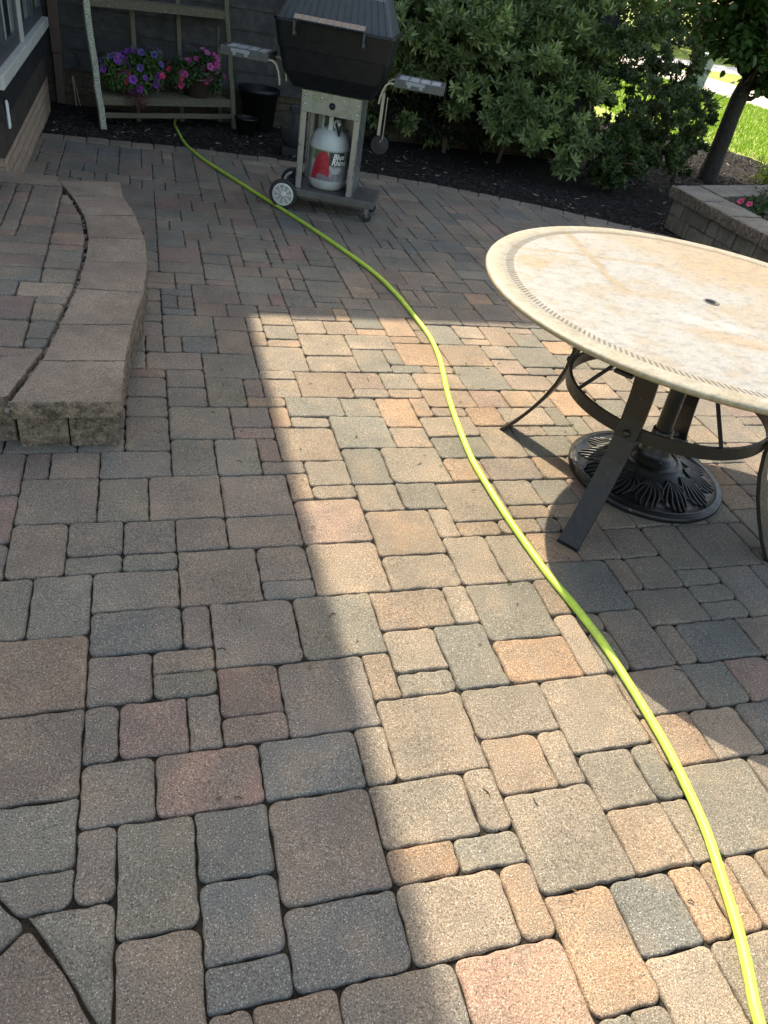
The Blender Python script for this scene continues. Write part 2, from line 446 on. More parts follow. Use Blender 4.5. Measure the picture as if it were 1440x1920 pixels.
# mulch bed: gently lumpy sheet between patio and lawn
def bed_edge(y):   # right-hand limit of the bed
    return 113 - 0.035 * max(0, y - 108) ** 2
def mulch_bed():
    mb = MB(); rn = random.Random(3)
    nx, ny = 120, 70
    x0, x1, y0, y1 = -12, 114, 56, 133
    vs = []
    for j in range(ny + 1):
        for i in range(nx + 1):
            x = lerp(x0, x1, i / nx); y = lerp(y0, y1, j / ny)
            ed = min(1, max(0, (bed_edge(y) - x) / 6))
            z = lerp(-1.5, -0.25, min(1, ed * 1.6)) + rn.uniform(-0.10, 0.10) * ed
            vs.append((x, y, z))
    fs = [(j * (nx + 1) + i, j * (nx + 1) + i + 1, (j + 1) * (nx + 1) + i + 1, (j + 1) * (nx + 1) + i) for j in range(ny) for i in range(nx)]
    mb.add(vs, fs, True)
    mb.build('mulch_bed', M_mulch, kind='structure')
mulch_bed()
# joint sand below the pavers
base_poly = [(-30, -40), (70, -40), (70, 20), (62, 40)] + [(x, y - 0.35) for x, y in BORD[::-1] if x < 61] + [(-30, 73)]
sheet('patio_sand_base', base_poly, -0.14, M_joint, kind='structure')
sheet('patio_sand_far', [(-12, 40), (62, 40)] + [(x, y - 0.4) for x, y in BORD[::-1] if x < 61] + [(-12, 73)], -0.09, M_joint, kind='structure')

# ------------------------------------------------------------------ patio pavers
def in_bord(x, y): return y < arc_y(x) - 2.55
LLC = (-9.5, -11.5); LLR = 11.15          # centre and radius of the lower left curved edge
def patio():
    mb = MB(); rn = random.Random(11)
    occ = set(); cells = []
    for s_ in TRACED.split(';'):
        a, b, w_, h, c = s_.split(','); a, b, w_, h = int(a), int(b), int(w_), int(h)
        cells.append((a, b, w_, h, c))
        for i in range(a, a + w_):
            for j in range(b, b + h): occ.add((i, j))
    A0, A1, B0, B1 = -10, 60, -24, 74
    def free(i, j): return A0 <= i < A1 and B0 <= j < B1 and (i, j) not in occ
    sizes = [(3, 3, 9), (3, 2, 10), (2, 3, 8), (2, 2, 13), (1, 2, 3), (2, 1, 3)]
    keys = 'nnnttggbrl'
    for j in range(B0, B1):
        for i in range(A0, A1):
            if not free(i, j): continue
            run = 0
            while free(i + run, j) and run < 3: run += 1
            opts = []
            for w_, h, wt in sizes:
                if w_ > run: continue
                if not all(free(i + x, j + y) for x in range(w_) for y in range(h)): continue
                # avoid leaving single holes to the right
                if free(i + w_, j) and not free(i + w_ + 1, j): wt *= 0.15
                opts.append((w_, h, wt))
            if not opts: opts = [(1, 1, 1)]
            tot = sum(o[2] for o in opts); x = rn.uniform(0, tot)
            for w_, h, wt in opts:
                x -= wt
                if x <= 0: break
            k = rn.choice(keys)
            if 8 < i < 34 and j < 36 and rn.random() < 0.6: k = rn.choice('llog')  # sun patch area: more stones take the paler sunlit colours
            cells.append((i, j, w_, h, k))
            for xx in range(w_):
                for yy in range(h): occ.add((i + xx, j + yy))
    for a, b, w_, h, c in cells:
        if a + w_ > 60: continue
        if -7.5 < a and a + w_ < 1 and b > 18 and b + h < 46: continue      # under the landing
        poly = [(a, b), (a + w_, b), (a + w_, b + h), (a, b + h)]
        if b + h > 40:
            cxm = a + w_ / 2; e = 0.05
            y0 = arc_y(cxm) - 2.2; sl = (arc_y(cxm + e) - arc_y(cxm - e)) / (2 * e)
            poly = clip(poly, -sl, 1, y0 - sl * cxm)
            if len(poly) < 3 or abs(area(poly)) < 0.35: continue
        if b < 4 and a < 3:
            mx, my = a + w_ / 2, b + h / 2
            d = Vector((mx - LLC[0], my - LLC[1])); dl = d.length; d /= dl
            if dl < LLR + 4:
                poly = clip(poly, -d.x, -d.y, -(d.x * LLC[0] + d.y * LLC[1] + LLR + 0.03))
                if len(poly) < 3 or abs(area(poly)) < 0.05: continue
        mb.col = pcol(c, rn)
        fine = b < 50
        stone(mb, poly, -0.5, 0, gap=0.014, rad=0.33, bev=0.062, jit=0.027, rn=rn, fine=fine)
    # soldier course along the planting bed
    for i in range(len(BORD) - 1):
        (x0, y0), (x1, y1) = BORD[i], BORD[i + 1]
        d = Vector((x1 - x0, y1 - y0)).normalized(); nn = Vector((d.y, -d.x))
        k = 2.15
        poly = [(x0 + nn.x * k, y0 + nn.y * k), (x1 + nn.x * k, y1 + nn.y * k), (x1, y1), (x0, y0)]
        mb.col = pcol(rn.choice('nntt'), rn)
        stone(mb, poly, -0.8, 0.02, gap=0.05, rad=0.24, bev=0.08, rn=rn, fine=False, tilt=0.04)
    # curved course at the lower left
    n = 0; an = R(24.6)
    while an < R(100):
        da = 3.05 / LLR
        for (r0, r1) in ((LLR - 3.1, LLR + 0.05),):
            poly = [(LLC[0] + r * math.cos(a_), LLC[1] + r * math.sin(a_)) for r, a_ in ((r0, an), (r1, an), (r1, an + da / 2), (r1, an + da), (r0, an + da))]
            mb.col = pcol(rn.choice('gngt'), rn)
            stone(mb, poly, -0.5, 0.0, gap=0.05, rad=0.22, bev=0.06, rn=rn)
        an += da
    mb.build('patio_pavers', M_paver, kind='structure')
patio()

# ------------------------------------------------------------------ raised landing with stone steps
INN = [(-3.4, 16.0), (-2.5, 19.8), (-2.0, 23.7), (-1.5, 28.4), (-1.25, 32.4), (-1.25, 36.6), (-1.7, 40.8), (-2.7, 44.9), (-3.95, 48.6)]
OUT = [(1.05, 16.15), (1.15, 19.95), (1.5, 24.0), (2.05, 28.2), (2.35, 32.7), (2.2, 37.0), (1.65, 41.6), (0.75, 46.0), (0.55, 49.4)]
ZL = 2.5
def landing():
    t = thing('stone_landing', 'low raised stone landing with curved capped edge beside the house', 'landing', (0, 0, 0))
    rn = random.Random(5)
    core = MB()
    poly = [(-30, 18.4), (0.1, 18.4)] + [(x - 0.9, y) for x, y in OUT[1:-1]] + [(-0.4, 48.6), (-30, 48.6)]
    core.prism(poly, 0.0, 1.9)
    core.build('core_fill', M_joint, t)
    for i in range(8):
        caps = MB()
        poly = [INN[i], OUT[i], OUT[i + 1], INN[i + 1]]
        stone(caps, poly, 1.68, ZL, gap=0.03, rad=0.06, bev=0.045, jit=0.035, rn=rn, tilt=0.008)
        caps.build('cap_stone', M_cap, t)
    # caps continuing to the left along front and back
    x = -3.45
    fr = [(-3.5, 16.5), (-7.5, 15.6), (-11.5, 14.2), (-16, 12.5)]
    for i in range(3):
        caps = MB(); (x1, y1), (x0, y0) = fr[i], fr[i + 1]
        stone(caps, [(x0, y0), (x1, y1), (x1 + 0.95 * (i == 0), y1 + 4.0 * (i == 0) + 3.8 * (i > 0)), (x0, y0 + 3.8)], 1.68, ZL, gap=0.06, rad=0.08, bev=0.05, rn=rn, tilt=0.012); caps.build('cap_stone', M_cap, t)
    bx = [-4.0, -8.2, -12.5, -17]
    for i in range(3):
        caps = MB(); stone(caps, [(bx[i + 1], 47.0), (bx[i] + (0.6 if i == 0 else 0), 47.0), (bx[i], 49.6), (bx[i + 1], 49.6)], 1.68, ZL, gap=0.05, rad=0.06, bev=0.04, rn=rn, tilt=0.01); caps.build('cap_stone', M_cap, t)
    # riser blocks
    rb = MB(); rb.col = (0.2, 0.16, 0.12, 0.4)
    for x0, x1 in ((-7.5, -5.5), (-5.45, -3.4)):
        stone(rb, [(x0, 16.9 + (x0 + 3.5) * -0.0), (x1, 16.9), (x1, 19.5), (x0, 19.5)], 0.02, 1.68, gap=0.06, rad=0.12, bev=0.1, jit=0.05, rn=rn)
    for x0, x1 in ((-3.3, -1.26), (-1.25, 0.82)):
        stone(rb, [(x0, 16.42), (x1, 16.42), (x1, 19.3), (x0, 19.3)], 0.02, 1.68, gap=0.05, rad=0.10, bev=0.09, jit=0.05, rn=rn)
    for i in range(8):
        for s_ in (0, 0.5):
            p = Vector(OUT[i]).lerp(Vector(OUT[i + 1]), s_); q_ = Vector(OUT[i]).lerp(Vector(OUT[i + 1]), s_ + 0.5)
            if i == 0: continue
            d = (q_ - p).normalized(); nn = Vector((-d.y, d.x))
            stone(rb, [p + nn * 0.12, q_ + nn * 0.12, q_ + nn * 2.4, p + nn * 2.4], 0.02, 1.68, gap=0.05, rad=0.1, bev=0.09, jit=0.05, rn=rn)
    rb.build('riser_block', M_split, t)
    # paving on top
    pv = MB()
    occ = set(); sizes = [(3, 2, 10), (2, 2, 10), (3, 3, 4), (2, 1, 6), (3, 1, 2), (1, 2, 2)]
    for j in range(0, 32):
        for i in range(0, 18):
            if (i, j) in occ: continue
            opts = [(w_, h, wt) for w_, h, wt in sizes if all((i + x, j + y) not in occ for x in range(w_) for y in range(h))] or [(1, 1, 1)]
            r_ = rn.uniform(0, sum(o[2] for o in opts))
            for w_, h, wt in opts:
                r_ -= wt
                if r_ <= 0: break
            for x in range(w_):
                for y in range(h): occ.add((i + x, j + y))
            a = -17.4 + i; b = 17.2 + j
            poly = [(a, b), (a + w_, b), (a + w_, b + h), (a, b + h)]
            # clip by the inner arc (piecewise) with a sand gap
            my = b + h / 2
            for q0, q1 in zip(INN[:-1], INN[1:]):
                if q0[1] - 1.6 <= my <= q1[1] + 1.6:
                    d = Vector((q1[0] - q0[0], q1[1] - q0[1])).normalized()
                    poly = clip(poly, d.y, -d.x, d.y * (q0[0] - 0.16) - d.x * q0[1])
                    if len(poly) < 3: break
            if len(poly) < 3: continue
            poly = clip(poly, 0, 1, 46.9)
            if len(poly) < 3: continue
            yl = 20.2
            poly = clip(poly, 0.22, -1, 0.22 * -3.0 - yl)
            if len(poly) < 3 or abs(area(poly)) < 0.3: continue
            pv.col = pcol(rn.choice('nttrrgltp'), rn)
            stone(pv, poly, 1.9, ZL - 0.03, gap=0.035, rad=0.36, bev=0.075, jit=0.03, rn=rn, tilt=0.04)
    pv.build('top_paving', M_paver, t)
    # crumbling mortar left in the arc joint
    mo = MB()
    for i in range(0, 8):
        p0 = Vector(INN[i]); p1 = Vector(INN[i + 1])
        for k in range(14):
            if i > 4 and rn.random() < 0.5: continue
            p = p0.lerp(p1, rn.random()) + Vector((-0.09 + rn.uniform(-0.05, 0.05), 0))
            s_ = rn.uniform(0.05, 0.12)
            mo.box(p.x - s_, p.y - s_ * 2, 2.05, p.x + s_, p.y + s_ * 2, 2.15 + rn.uniform(0, 0.14), 0.02)
    mo.build('joint_mortar', M_wallcap, t, kind='stuff')
landing()

# ------------------------------------------------------------------ house
M_siding = mat_plain('siding_paint', (0.012, 0.0125, 0.0135), 0.6, var=0.25, vscale=9, bmp=0.0015, bscale=60)
M_skirt = mat_plain('skirt_board', (0.045, 0.034, 0.027), 0.7, var=0.25, vscale=6)
M_fascia = mat_plain('fascia_paint', (0.05, 0.045, 0.04), 0.6)
M_soffit = mat_plain('soffit', (0.30, 0.28, 0.25), 0.8)
M_roof = mat_plain('roof_shingle', (0.09, 0.085, 0.08), 0.95, var=0.3, vscale=30, bmp=0.004)
M_sill = mat_plain('sill_paint', (0.46, 0.45, 0.42), 0.6, var=0.12, vscale=14)
M_winframe = mat_plain('window_frame_paint', (0.055, 0.060, 0.068), 0.5, var=0.15)
M_glass = mat_plain('window_glass', (0.10, 0.12, 0.12), 0.06, spec=0.8)
M_curtain = mat_plain('curtain_cloth', (0.33, 0.37, 0.36), 0.9, var=0.1, vscale=8)
M_spout = mat_plain('downspout_paint', (0.075, 0.045, 0.038), 0.5, var=0.15)
def mat_brick(name, c1, c2, mortar, axis):
    mt, t, p, o = newmat(name)
    co = texco(t)
    sp = t.nodes.new('ShaderNodeSeparateXYZ'); t.links.new(co, sp.inputs[0])
    cb = t.nodes.new('ShaderNodeCombineXYZ')
    t.links.new(sp.outputs[axis], cb.inputs[0]); t.links.new(sp.outputs[2], cb.inputs[1])
    b = t.nodes.new('ShaderNodeTexBrick')
    t.links.new(cb.outputs[0], b.inputs['Vector'])
    b.inputs['Scale'].default_value = 1.0
    b.inputs['Brick Width'].default_value = 0.21; b.inputs['Row Height'].default_value = 0.066
    b.inputs['Mortar Size'].default_value = 0.006; b.inputs['Mortar Smooth'].default_value = 0.4
    b.inputs['Color1'].default_value = c1 + (1,); b.inputs['Color2'].default_value = c2 + (1,); b.inputs['Mortar'].default_value = mortar + (1,)
    base = mix(t, 1.0, b.outputs['Color'], ramp(t, noise(t, 25, 4, 0.65, co), [(0.3, 0.7), (0.7, 1.25)]), 'MULTIPLY')
    t.links.new(base, p.inputs['Base Color']); p.inputs['Roughness'].default_value = 0.9
    inv = mth(t, 'SUBTRACT', 1.0, b.outputs['Fac'])
    b1 = bump(t, p, inv, 0.008, 1.0)
    bump(t, p, noise(t, 90, 3, 0.6, co), 0.003, 0.6, b1)
    return mt
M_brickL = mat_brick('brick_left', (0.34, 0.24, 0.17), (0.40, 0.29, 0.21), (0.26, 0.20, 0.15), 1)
M_brickB = mat_brick('brick_back_shade', (0.055, 0.042, 0.027), (0.072, 0.054, 0.034), (0.042, 0.033, 0.022), 0)  # back brick coloured far darker than the left, putting its deep shade in

def siding(mb, p0, d, nrm, length, z0, z1, step):
    """lapped boards: p0 start (x,y), d unit direction, nrm outward"""
    z = z0
    while z < z1:
        zt = min(z + step, z1)
        a = [p0[0], p0[1]]; b = [p0[0] + d[0] * length, p0[1] + d[1] * length]
        o1, o2 = 0.30, 0.05
        vs = []
        for px_, py_ in (a, b):
            vs += [(px_ + nrm[0] * o1, py_ + nrm[1] * o1, z), (px_ + nrm[0] * o2, py_ + nrm[1] * o2, zt + 0.02), (px_ - nrm[0] * 0.2, py_ - nrm[1] * 0.2, zt + 0.02), (px_ - nrm[0] * 0.2, py_ - nrm[1] * 0.2, z)]
        mb.add(vs, [(0, 4, 5, 1), (0, 3, 7, 4), (3, 2, 6, 7), (1, 5, 6, 2), (0, 1, 2, 3), (4, 7, 6, 5)])
        z += step
def house():
    h = thing('house', 'dark sided house with brick base, wrapping the left and back of the patio', 'house', (0, 0, 0))
    HE = 54.0
    # left wing: wall plane x = -7.5, y 20..85 (bay), brick base
    mb = MB(); mb.box(-30, 50.0, -2, -7.5, 85.0, 3.3)
    mb.build('brick_base', M_brickL, h)
    mb = MB(); mb.box(-30, 49.9, 3.3, -7.42, 85.1, 5.7); mb.build('skirt_board', M_skirt, h)
    mb = MB()
    siding(mb, (-7.5, 49.9), (0, 1), (1, 0), 35.2, 5.7, 7.8, 2.1)
    mb.box(-30, 49.9, 5.7, -7.7, 85.1, 20)
    siding(mb, (-7.5, 49.9), (0, 1), (1, 0), 35.2, 20, HE, 2.1)
    mb.box(-30, 49.9, 20, -7.7, 85.1, HE)
    mb.build('bay_wall', M_siding, h)
    # main left wall beside and below the bay
    mb = MB(); mb.box(-40, 34, -2, -11.0, 120, HE)
    siding(mb, (-11, 85), (0, 1), (1, 0), 6, 3.4, 30, 2.1)
    mb.build('left_wall', M_siding, h)
    # window band in the bay
    mb = MB(); mb.box(-7.9, 50.0, 7.75, -6.85, 66.0, 8.62, 0.04); mb.box(-7.9, 66.55, 7.75, -6.85, 85.6, 8.62, 0.04)
    mb.build('window_sill', M_sill, h)
    for k, (y0, y1) in enumerate(((50.2, 65.9), (66.9, 85.2))):
        wf = MB(); z0, z1 = 8.66, 20
        def fr(a, b, c, d, dep=0.25): wf.box(-7.68, a, c, -7.38 + dep - 0.25, b, d, 0.03)
        fr(y0, y0 + 1.0, z0, z1); fr(y1 - 1.0, y1, z0, z1); fr(y0 + 1.0, y1 - 1.0, z0, z0 + 0.95); fr(y0 + 1.0, y1 - 1.0, z1 - 1, z1)
        ym = lerp(y0, y1, 0.42 if k == 0 else 0.5)
        fr(ym - 0.8, ym + 0.8, z0 + 0.95, z1 - 1)
        wo = wf.build('window', M_winframe, h)
        gl = MB(); gl.add([(-7.60, y0, z0), (-7.60, y1, z0), (-7.60, y1, z1), (-7.60, y0, z1)], [(0, 1, 2, 3)])
        mt, t, p, o = newmat('pane_glass_%s' % 'ab'[k])
        p.inputs['Base Color'].default_value = (0.8, 0.85, 0.85, 1); p.inputs['Roughness'].default_value = 0.03
        p.inputs['Transmission Weight'].default_value = 1.0; p.inputs['IOR'].default_value = 1.2
        gl.build('pane', mt, wo)
        cu_ = MB()
        y = y0 + 0.8; 
        vs = []; nn = int((y1 - y0 - 1.6) / 0.12)
        for i in range(nn + 1):
            yy = y0 + 0.8 + i * 0.12
            xx = -7.68 + 0.07 * math.sin(yy * 1.3) + 0.03 * math.sin(yy * 3.3)
            vs += [(xx, yy, z0), (xx - 0.01, yy, z1)]
        cu_.add(vs, [(2 * i, 2 * i + 2, 2 * i + 3, 2 * i + 1) for i in range(nn)], True)
        cu_.build('curtain', M_curtain, wo)
    mb = MB(); mb.box(-7.7, 65.95, 8.66, -7.15, 66.15, 20); mb.box(-7.7, 66.6, 8.0, -7.15, 66.85, 20)
    mb.build('mullion_trim', M_sill, h)
    # back wing
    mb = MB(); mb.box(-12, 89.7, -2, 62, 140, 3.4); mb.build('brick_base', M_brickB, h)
    mb = MB(); siding(mb, (-11.0, 89.7), (1, 0), (0, -1), 73, 3.42, HE, 2.1); mb.box(-12, 89.9, 3.42, 61.9, 140, HE)
    mb.build('back_wall', M_siding, h)
    # roof with eaves
    ex = 8.3 + SUNV.x / SUNV.z * HE; ey = 32.2 + SUNV.y / SUNV.z * HE
    rf = MB()
    rise = 0.42
    def slab(pts, th):
        n = len(pts)
        vs = pts + [(x, y, z + th) for x, y, z in pts]
        rf.add(vs, [list(range(n))[::-1], list(range(n, 2 * n))] + [(i, (i + 1) % n, n + (i + 1) % n, n + i) for i in range(n)])
    slab([(ex - 30, 30, HE + 30 * rise), (ex, 30, HE), (ex, ey, HE), (ex - 30, ey + 30, HE + 30 * rise)], 0.9)
    slab([(ex, ey, HE), (64, ey, HE), (64, ey + 30, HE + 30 * rise), (ex - 30, ey + 30, HE + 30 * rise)], 0.9)
    slab([(ex - 60, 30, HE), (ex - 30, 30, HE + 30 * rise), (ex - 30, ey + 30, HE + 30 * rise), (ex - 60, ey + 60, HE)], 0.9)
    slab([(ex - 30, ey + 30, HE + 30 * rise), (64, ey + 30, HE + 30 * rise), (64, ey + 60, HE), (ex - 60, ey + 60, HE)], 0.9)
    rf.build('roof', M_roof, h)
    sf = MB()
    sf.box(-30, 30, HE - 0.35, ex - 0.06, ey + 8, HE - 0.15); sf.box(ex - 0.06, ey + 0.06, HE - 0.35, 63.9, ey + 9, HE - 0.15)
    sf.build('soffit', M_soffit, h)
    gt = MB()
    gt.box(ex - 0.02, 30, HE - 0.9, ex + 0.0, ey, HE + 0.6); gt.box(ex, ey - 0.02, HE - 0.9, 64, ey, HE + 0.6)
    gt.build('fascia', M_fascia, h)
    # downspout in the corner
    ds = MB()
    ds.box(-7.15, 88.35, 5.0, -6.05, 89.35, 52, 0.12)
    for k in range(4): ds.box(-7.05 + k * 0.27, 88.28, 5.0, -6.93 + k * 0.27, 88.36, 52)
    ds.box(-7.08, 88.42, -0.1, -6.12, 89.28, 5.02, 0.12)
    for k in range(4): ds.box(-7.0 + k * 0.25, 88.35, 0, -6.9 + k * 0.25, 88.43, 4.98)
    ds.build('downspout', M_spout, h)
house()
# small fittings on the wall
M_whitepl = mat_plain('white_plastic', (0.66, 0.68, 0.68), 0.5, var=0.08)
mb = MB(); mb.box(0, 0, 0, 0.14, 0.42, 1.85, 0.03); mb.box(0.14, 0.1, 0.15, 0.18, 0.32, 1.7)
o = mb.build('wall_bracket_strip', M_whitepl); o.location = Vector((-7.17, 51.6, 4.95)) * U
tag(o, 'pale plastic strip fixed upright low on the dark house wall at the left edge', 'strip')
mb = MB(); mb.tube([(0, 0, 0), (-0.25, 0.5, 2.9)], 0.045, 6)
o = mb.build('garden_stake', mat_plain('stake_wood', (0.42, 0.36, 0.26), 0.8)); o.location = Vector((-5.0, 88.6, -0.1)) * U
tag(o, 'thin pale garden stake leaning on brick by the downspout, upright one', 'stake', 'garden stakes')
mb = MB(); mb.tube([(0, 0, 0), (-0.55, 0.35, 2.95)], 0.04, 6)
o = mb.build('garden_stake', bpy.data.materials['stake_wood']); o.location = Vector((-4.6, 88.7, -0.1)) * U
tag(o, 'thin pale garden stake leaning on brick by the downspout, more slanted one', 'stake', 'garden stakes')
mb = MB(); mb.tube([(-0.5, 0, 0.9), (0.3, -0.1, 1.0), (0.45, -0.1, 0.5), (0.2, -0.1, -0.3), (-0.6, 0, -0.5)], 0.06, 6)
o = mb.build('hose_hanger', mat_plain('hanger_metal', (0.03, 0.035, 0.03), 0.5)); o.location = Vector((-4.6, 89.2, 4.2)) * U
tag(o, 'small dark wire hanger on the siding right of the downspout', 'hanger')
# ------------------------------------------------------------------ table
M_bronze = mat_plain('bronze_metal', (0.014, 0.011, 0.009), 0.46, metal=0.2, var=0.2, vscale=40, bmp=0.0006, bscale=300, dust=((0.06, 0.052, 0.04), 60, 0.68))
M_blackiron = mat_plain('black_iron', (0.013, 0.014, 0.014), 0.38, metal=0.3, var=0.3, vscale=30, dust=((0.12, 0.115, 0.10), 35, 0.66))
def mat_tabletop():
    mt, t, p, o = newmat('travertine_top')
    co = texco(t)
    wn = t.nodes.new('ShaderNodeTexNoise'); wn.inputs['Scale'].default_value = 9; wn.inputs['Detail'].default_value = 4
    t.links.new(co, wn.inputs['Vector'])
    ws = t.nodes.new('ShaderNodeVectorMath'); ws.operation = 'MULTIPLY_ADD'
    t.links.new(wn.outputs['Color'], ws.inputs[0]); ws.inputs[1].default_value = (0.07, 0.07, 0); 
    off = t.nodes.new('ShaderNodeVectorMath'); off.operation = 'SUBTRACT'; t.links.new(co, off.inputs[0]); off.inputs[1].default_value = (0.035, 0.035, 0)
    t.links.new(off.outputs[0], ws.inputs[2])
    pos = ws.outputs[0]
    sp = t.nodes.new('ShaderNodeSeparateXYZ'); t.links.new(pos, sp.inputs[0])
    X, Y = sp.outputs[0], sp.outputs[1]
    def dist(x, y, sx=1.0, sy=1.0, ang=0):
        c_, s_ = math.cos(ang), math.sin(ang)
        dx = mth(t, 'SUBTRACT', X, x * U); dy = mth(t, 'SUBTRACT', Y, y * U)
        a = mth(t, 'ADD', mth(t, 'MULTIPLY', dx, c_ / (sx * U)), mth(t, 'MULTIPLY', dy, s_ / (sx * U)))
        b = mth(t, 'ADD', mth(t, 'MULTIPLY', dx, -s_ / (sy * U)), mth(t, 'MULTIPLY', dy, c_ / (sy * U)))
        return mth(t, 'SQRT', mth(t, 'ADD', mth(t, 'MULTIPLY', a, a), mth(t, 'MULTIPLY', b, b)))
    white = (0.225, 0.226, 0.218); tan = (0.235, 0.186, 0.120); orange = (0.235, 0.165, 0.085)
    # stretched veins
    mp = t.nodes.new('ShaderNodeMapping'); mp.inputs['Rotation'].default_value = (0, 0, R(35)); mp.inputs['Scale'].default_value = (13, 19, 1)
    t.links.new(co, mp.inputs[0])
    vein = noise(t, 1.6, 6, 0.68, mp.outputs[0])
    big = noise(t, 2.6, 4, 0.6, co)
    # tan film over the right-hand half
    side = mth(t, 'MULTIPLY_ADD', X, 0.75, 0.0)
    side = mth(t, 'ADD', side, mth(t, 'MULTIPLY', Y, 0.22))
    f = mth(t, 'ADD', mth(t, 'ADD', side, big), mth(t, 'MULTIPLY', vein, 0.35))
    k = ramp(t, f, [(0.66, 0), (0.98, 0.95)])
    base = mix(t, k, white, tan)
    for (x, y, sx, sy, an, lo, hi, c_, st) in ((-7.1, 3.9, 0.95, 0.85, 0.4, 0.75, 1.15, orange, 0.8), (-1.6, -4.0, 2.3, 0.7, -0.5, 0.5, 1.2, orange, 0.6),
                                         (-3.2, 0.5, 2.6, 0.6, -0.3, 0.4, 1.2, orange, 0.4), (-1.9, -2.3, 1.7, 0.6, -0.45, 0.6, 1.1, (0.28, 0.285, 0.28), 0.9), (4.0, 4.0, 3.6, 2.0, 0.2, 0.3, 1.3, orange, 0.35)):
        d = dist(x, y, sx, sy, an)
        base = mix(t, mth(t, 'MULTIPLY', ramp(t, d, [(lo / 2, 1), (hi / 2, 0)]) if False else ramp(t, mth(t, 'MULTIPLY', d, 0.5), [(lo / 2, st), (hi / 2, 0)]), 1.0), base, c_)
    for (x0, y0, x1, y1, wd, st) in ((-3.0, 8.7, -4.1, 0.6, 0.18, 0.95), (-7.4, 5.8, 0.3, 4.5, 0.12, 0.85), (-1.0, -3.0, 3.5, -7.5, 0.12, 0.6)):
        mx, my = (x0 + x1) / 2, (y0 + y1) / 2; L = math.hypot(x1 - x0, y1 - y0) / 2; an = math.atan2(y1 - y0, x1 - x0)
        c_, s_ = math.cos(an), math.sin(an)
        dx = mth(t, 'SUBTRACT', X, mx * U); dy = mth(t, 'SUBTRACT', Y, my * U)
        a = mth(t, 'ABSOLUTE', mth(t, 'ADD', mth(t, 'MULTIPLY', dx, c_), mth(t, 'MULTIPLY', dy, s_)))
        b = mth(t, 'ABSOLUTE', mth(t, 'ADD', mth(t, 'MULTIPLY', dx, -s_), mth(t, 'MULTIPLY', dy, c_)))
        ma = mth(t, 'LESS_THAN', a, L * U)
        mb_ = ramp(t, mth(t, 'MULTIPLY', b, 1 / (wd * U * 4)), [(0.2, st), (0.42, 0)])
        base = mix(t, mth(t, 'MULTIPLY', ma, mb_), base, (0.20, 0.165, 0.105))
    blot = ramp(t, noise(t, 5.5, 6, 0.7, co), [(0.48, 0), (0.60, 0.7)])
    base = mix(t, blot, base, (0.205, 0.175, 0.125))
    # rim
    rr = t.nodes.new('ShaderNodeSeparateXYZ'); t.links.new(co, rr.inputs[0])
    rad = mth(t, 'SQRT', mth(t, 'ADD', mth(t, 'MULTIPLY', rr.outputs[0], rr.outputs[0]), mth(t, 'MULTIPLY', rr.outputs[1], rr.outputs[1])))
    rim = mth(t, 'GREATER_THAN', rad, 9.32 * U)
    rimc = mix(t, ramp(t, noise(t, 9, 4, 0.65, co), [(0.4, 0), (0.75, 0.8)]), (0.250, 0.236, 0.188), (0.205, 0.175, 0.112))
    base = mix(t, rim, base, rimc)
    low = mth(t, 'LESS_THAN', rr.outputs[2], -0.004)
    base = mix(t, mth(t, 'MULTIPLY', low, 0.55), base, (0.30, 0.23, 0.12))
    # veins, pores and scratches
    base = mix(t, 1.0, base, ramp(t, vein, [(0.3, 0.66), (0.5, 1.0), (0.7, 1.12)]), 'MULTIPLY')
    mp2 = t.nodes.new('ShaderNodeMapping'); mp2.inputs['Rotation'].default_value = (0, 0, R(20)); mp2.inputs['Scale'].default_value = (70, 95, 1)
    t.links.new(pos, mp2.inputs[0])
    por = noise(t, 1.2, 5, 0.7, mp2.outputs[0])
    base = mix(t, ramp(t, por, [(0.31, 0.9), (0.39, 0)]), base, (0.11, 0.088, 0.06))
    fine = noise(t, 95, 6, 0.8, co)
    base = mix(t, 1.0, base, ramp(t, fine, [(0.3, 0.70), (0.7, 1.18)]), 'MULTIPLY')
    t.links.new(base, p.inputs['Base Color'])
    p.inputs['Roughness'].default_value = 0.62
    b1 = bump(t, p, por, 0.0012, 0.7)
    bump(t, p, vein, 0.0015, 0.5, b1)
    return mt
M_top = mat_tabletop()
M_slot = mat_plain('slot_dark', (0.11, 0.095, 0.065), 0.9)
TZ = 9.5
tb = thing('patio_table', 'large round weathered stone look patio table on curved bronze legs', 'table', (26.1, 12.95, 0))
mb = MB()
prof = [(0.22, -0.24), (9.6, -0.32), (9.98, -0.29), (10.12, -0.20), (10.15, -0.10), (10.09, -0.02), (9.95, 0.015), (9.6, 0.025), (9.36, 0.02), (9.30, 0.0), (8.86, 0.0), (8.80, 0.012), (6, 0.012), (3, 0.012), (0.5, 0.012), (0.27, 0.012)]
mb.lathe(prof, 128)
mb.lathe([(0.27, 0.012), (0.27, -0.3)], 32, smooth=False)
o = mb.build('tabletop', M_top, tb); o.location = (0, 0, TZ * U)
for pl in o.data.polygons: pass
mb = MB()
n = 250
for i in range(n):
    an = 2 * math.pi * i / n
    r0, r1 = 8.90, 9.25; da = 0.0058; sk = 0.024
    vs = [(r0 * math.cos(an - da), r0 * math.sin(an - da), 0.006), (r1 * math.cos(an - da + sk), r1 * math.sin(an - da + sk), 0.006),
          (r1 * math.cos(an + da + sk), r1 * math.sin(an + da + sk), 0.006), (r0 * math.cos(an + da), r0 * math.sin(an + da), 0.006)]
    mb.add(vs, [(3, 2, 1, 0)][::1])
o = mb.build('slot_border', M_slot, tb); o.location = (0, 0, TZ * U)
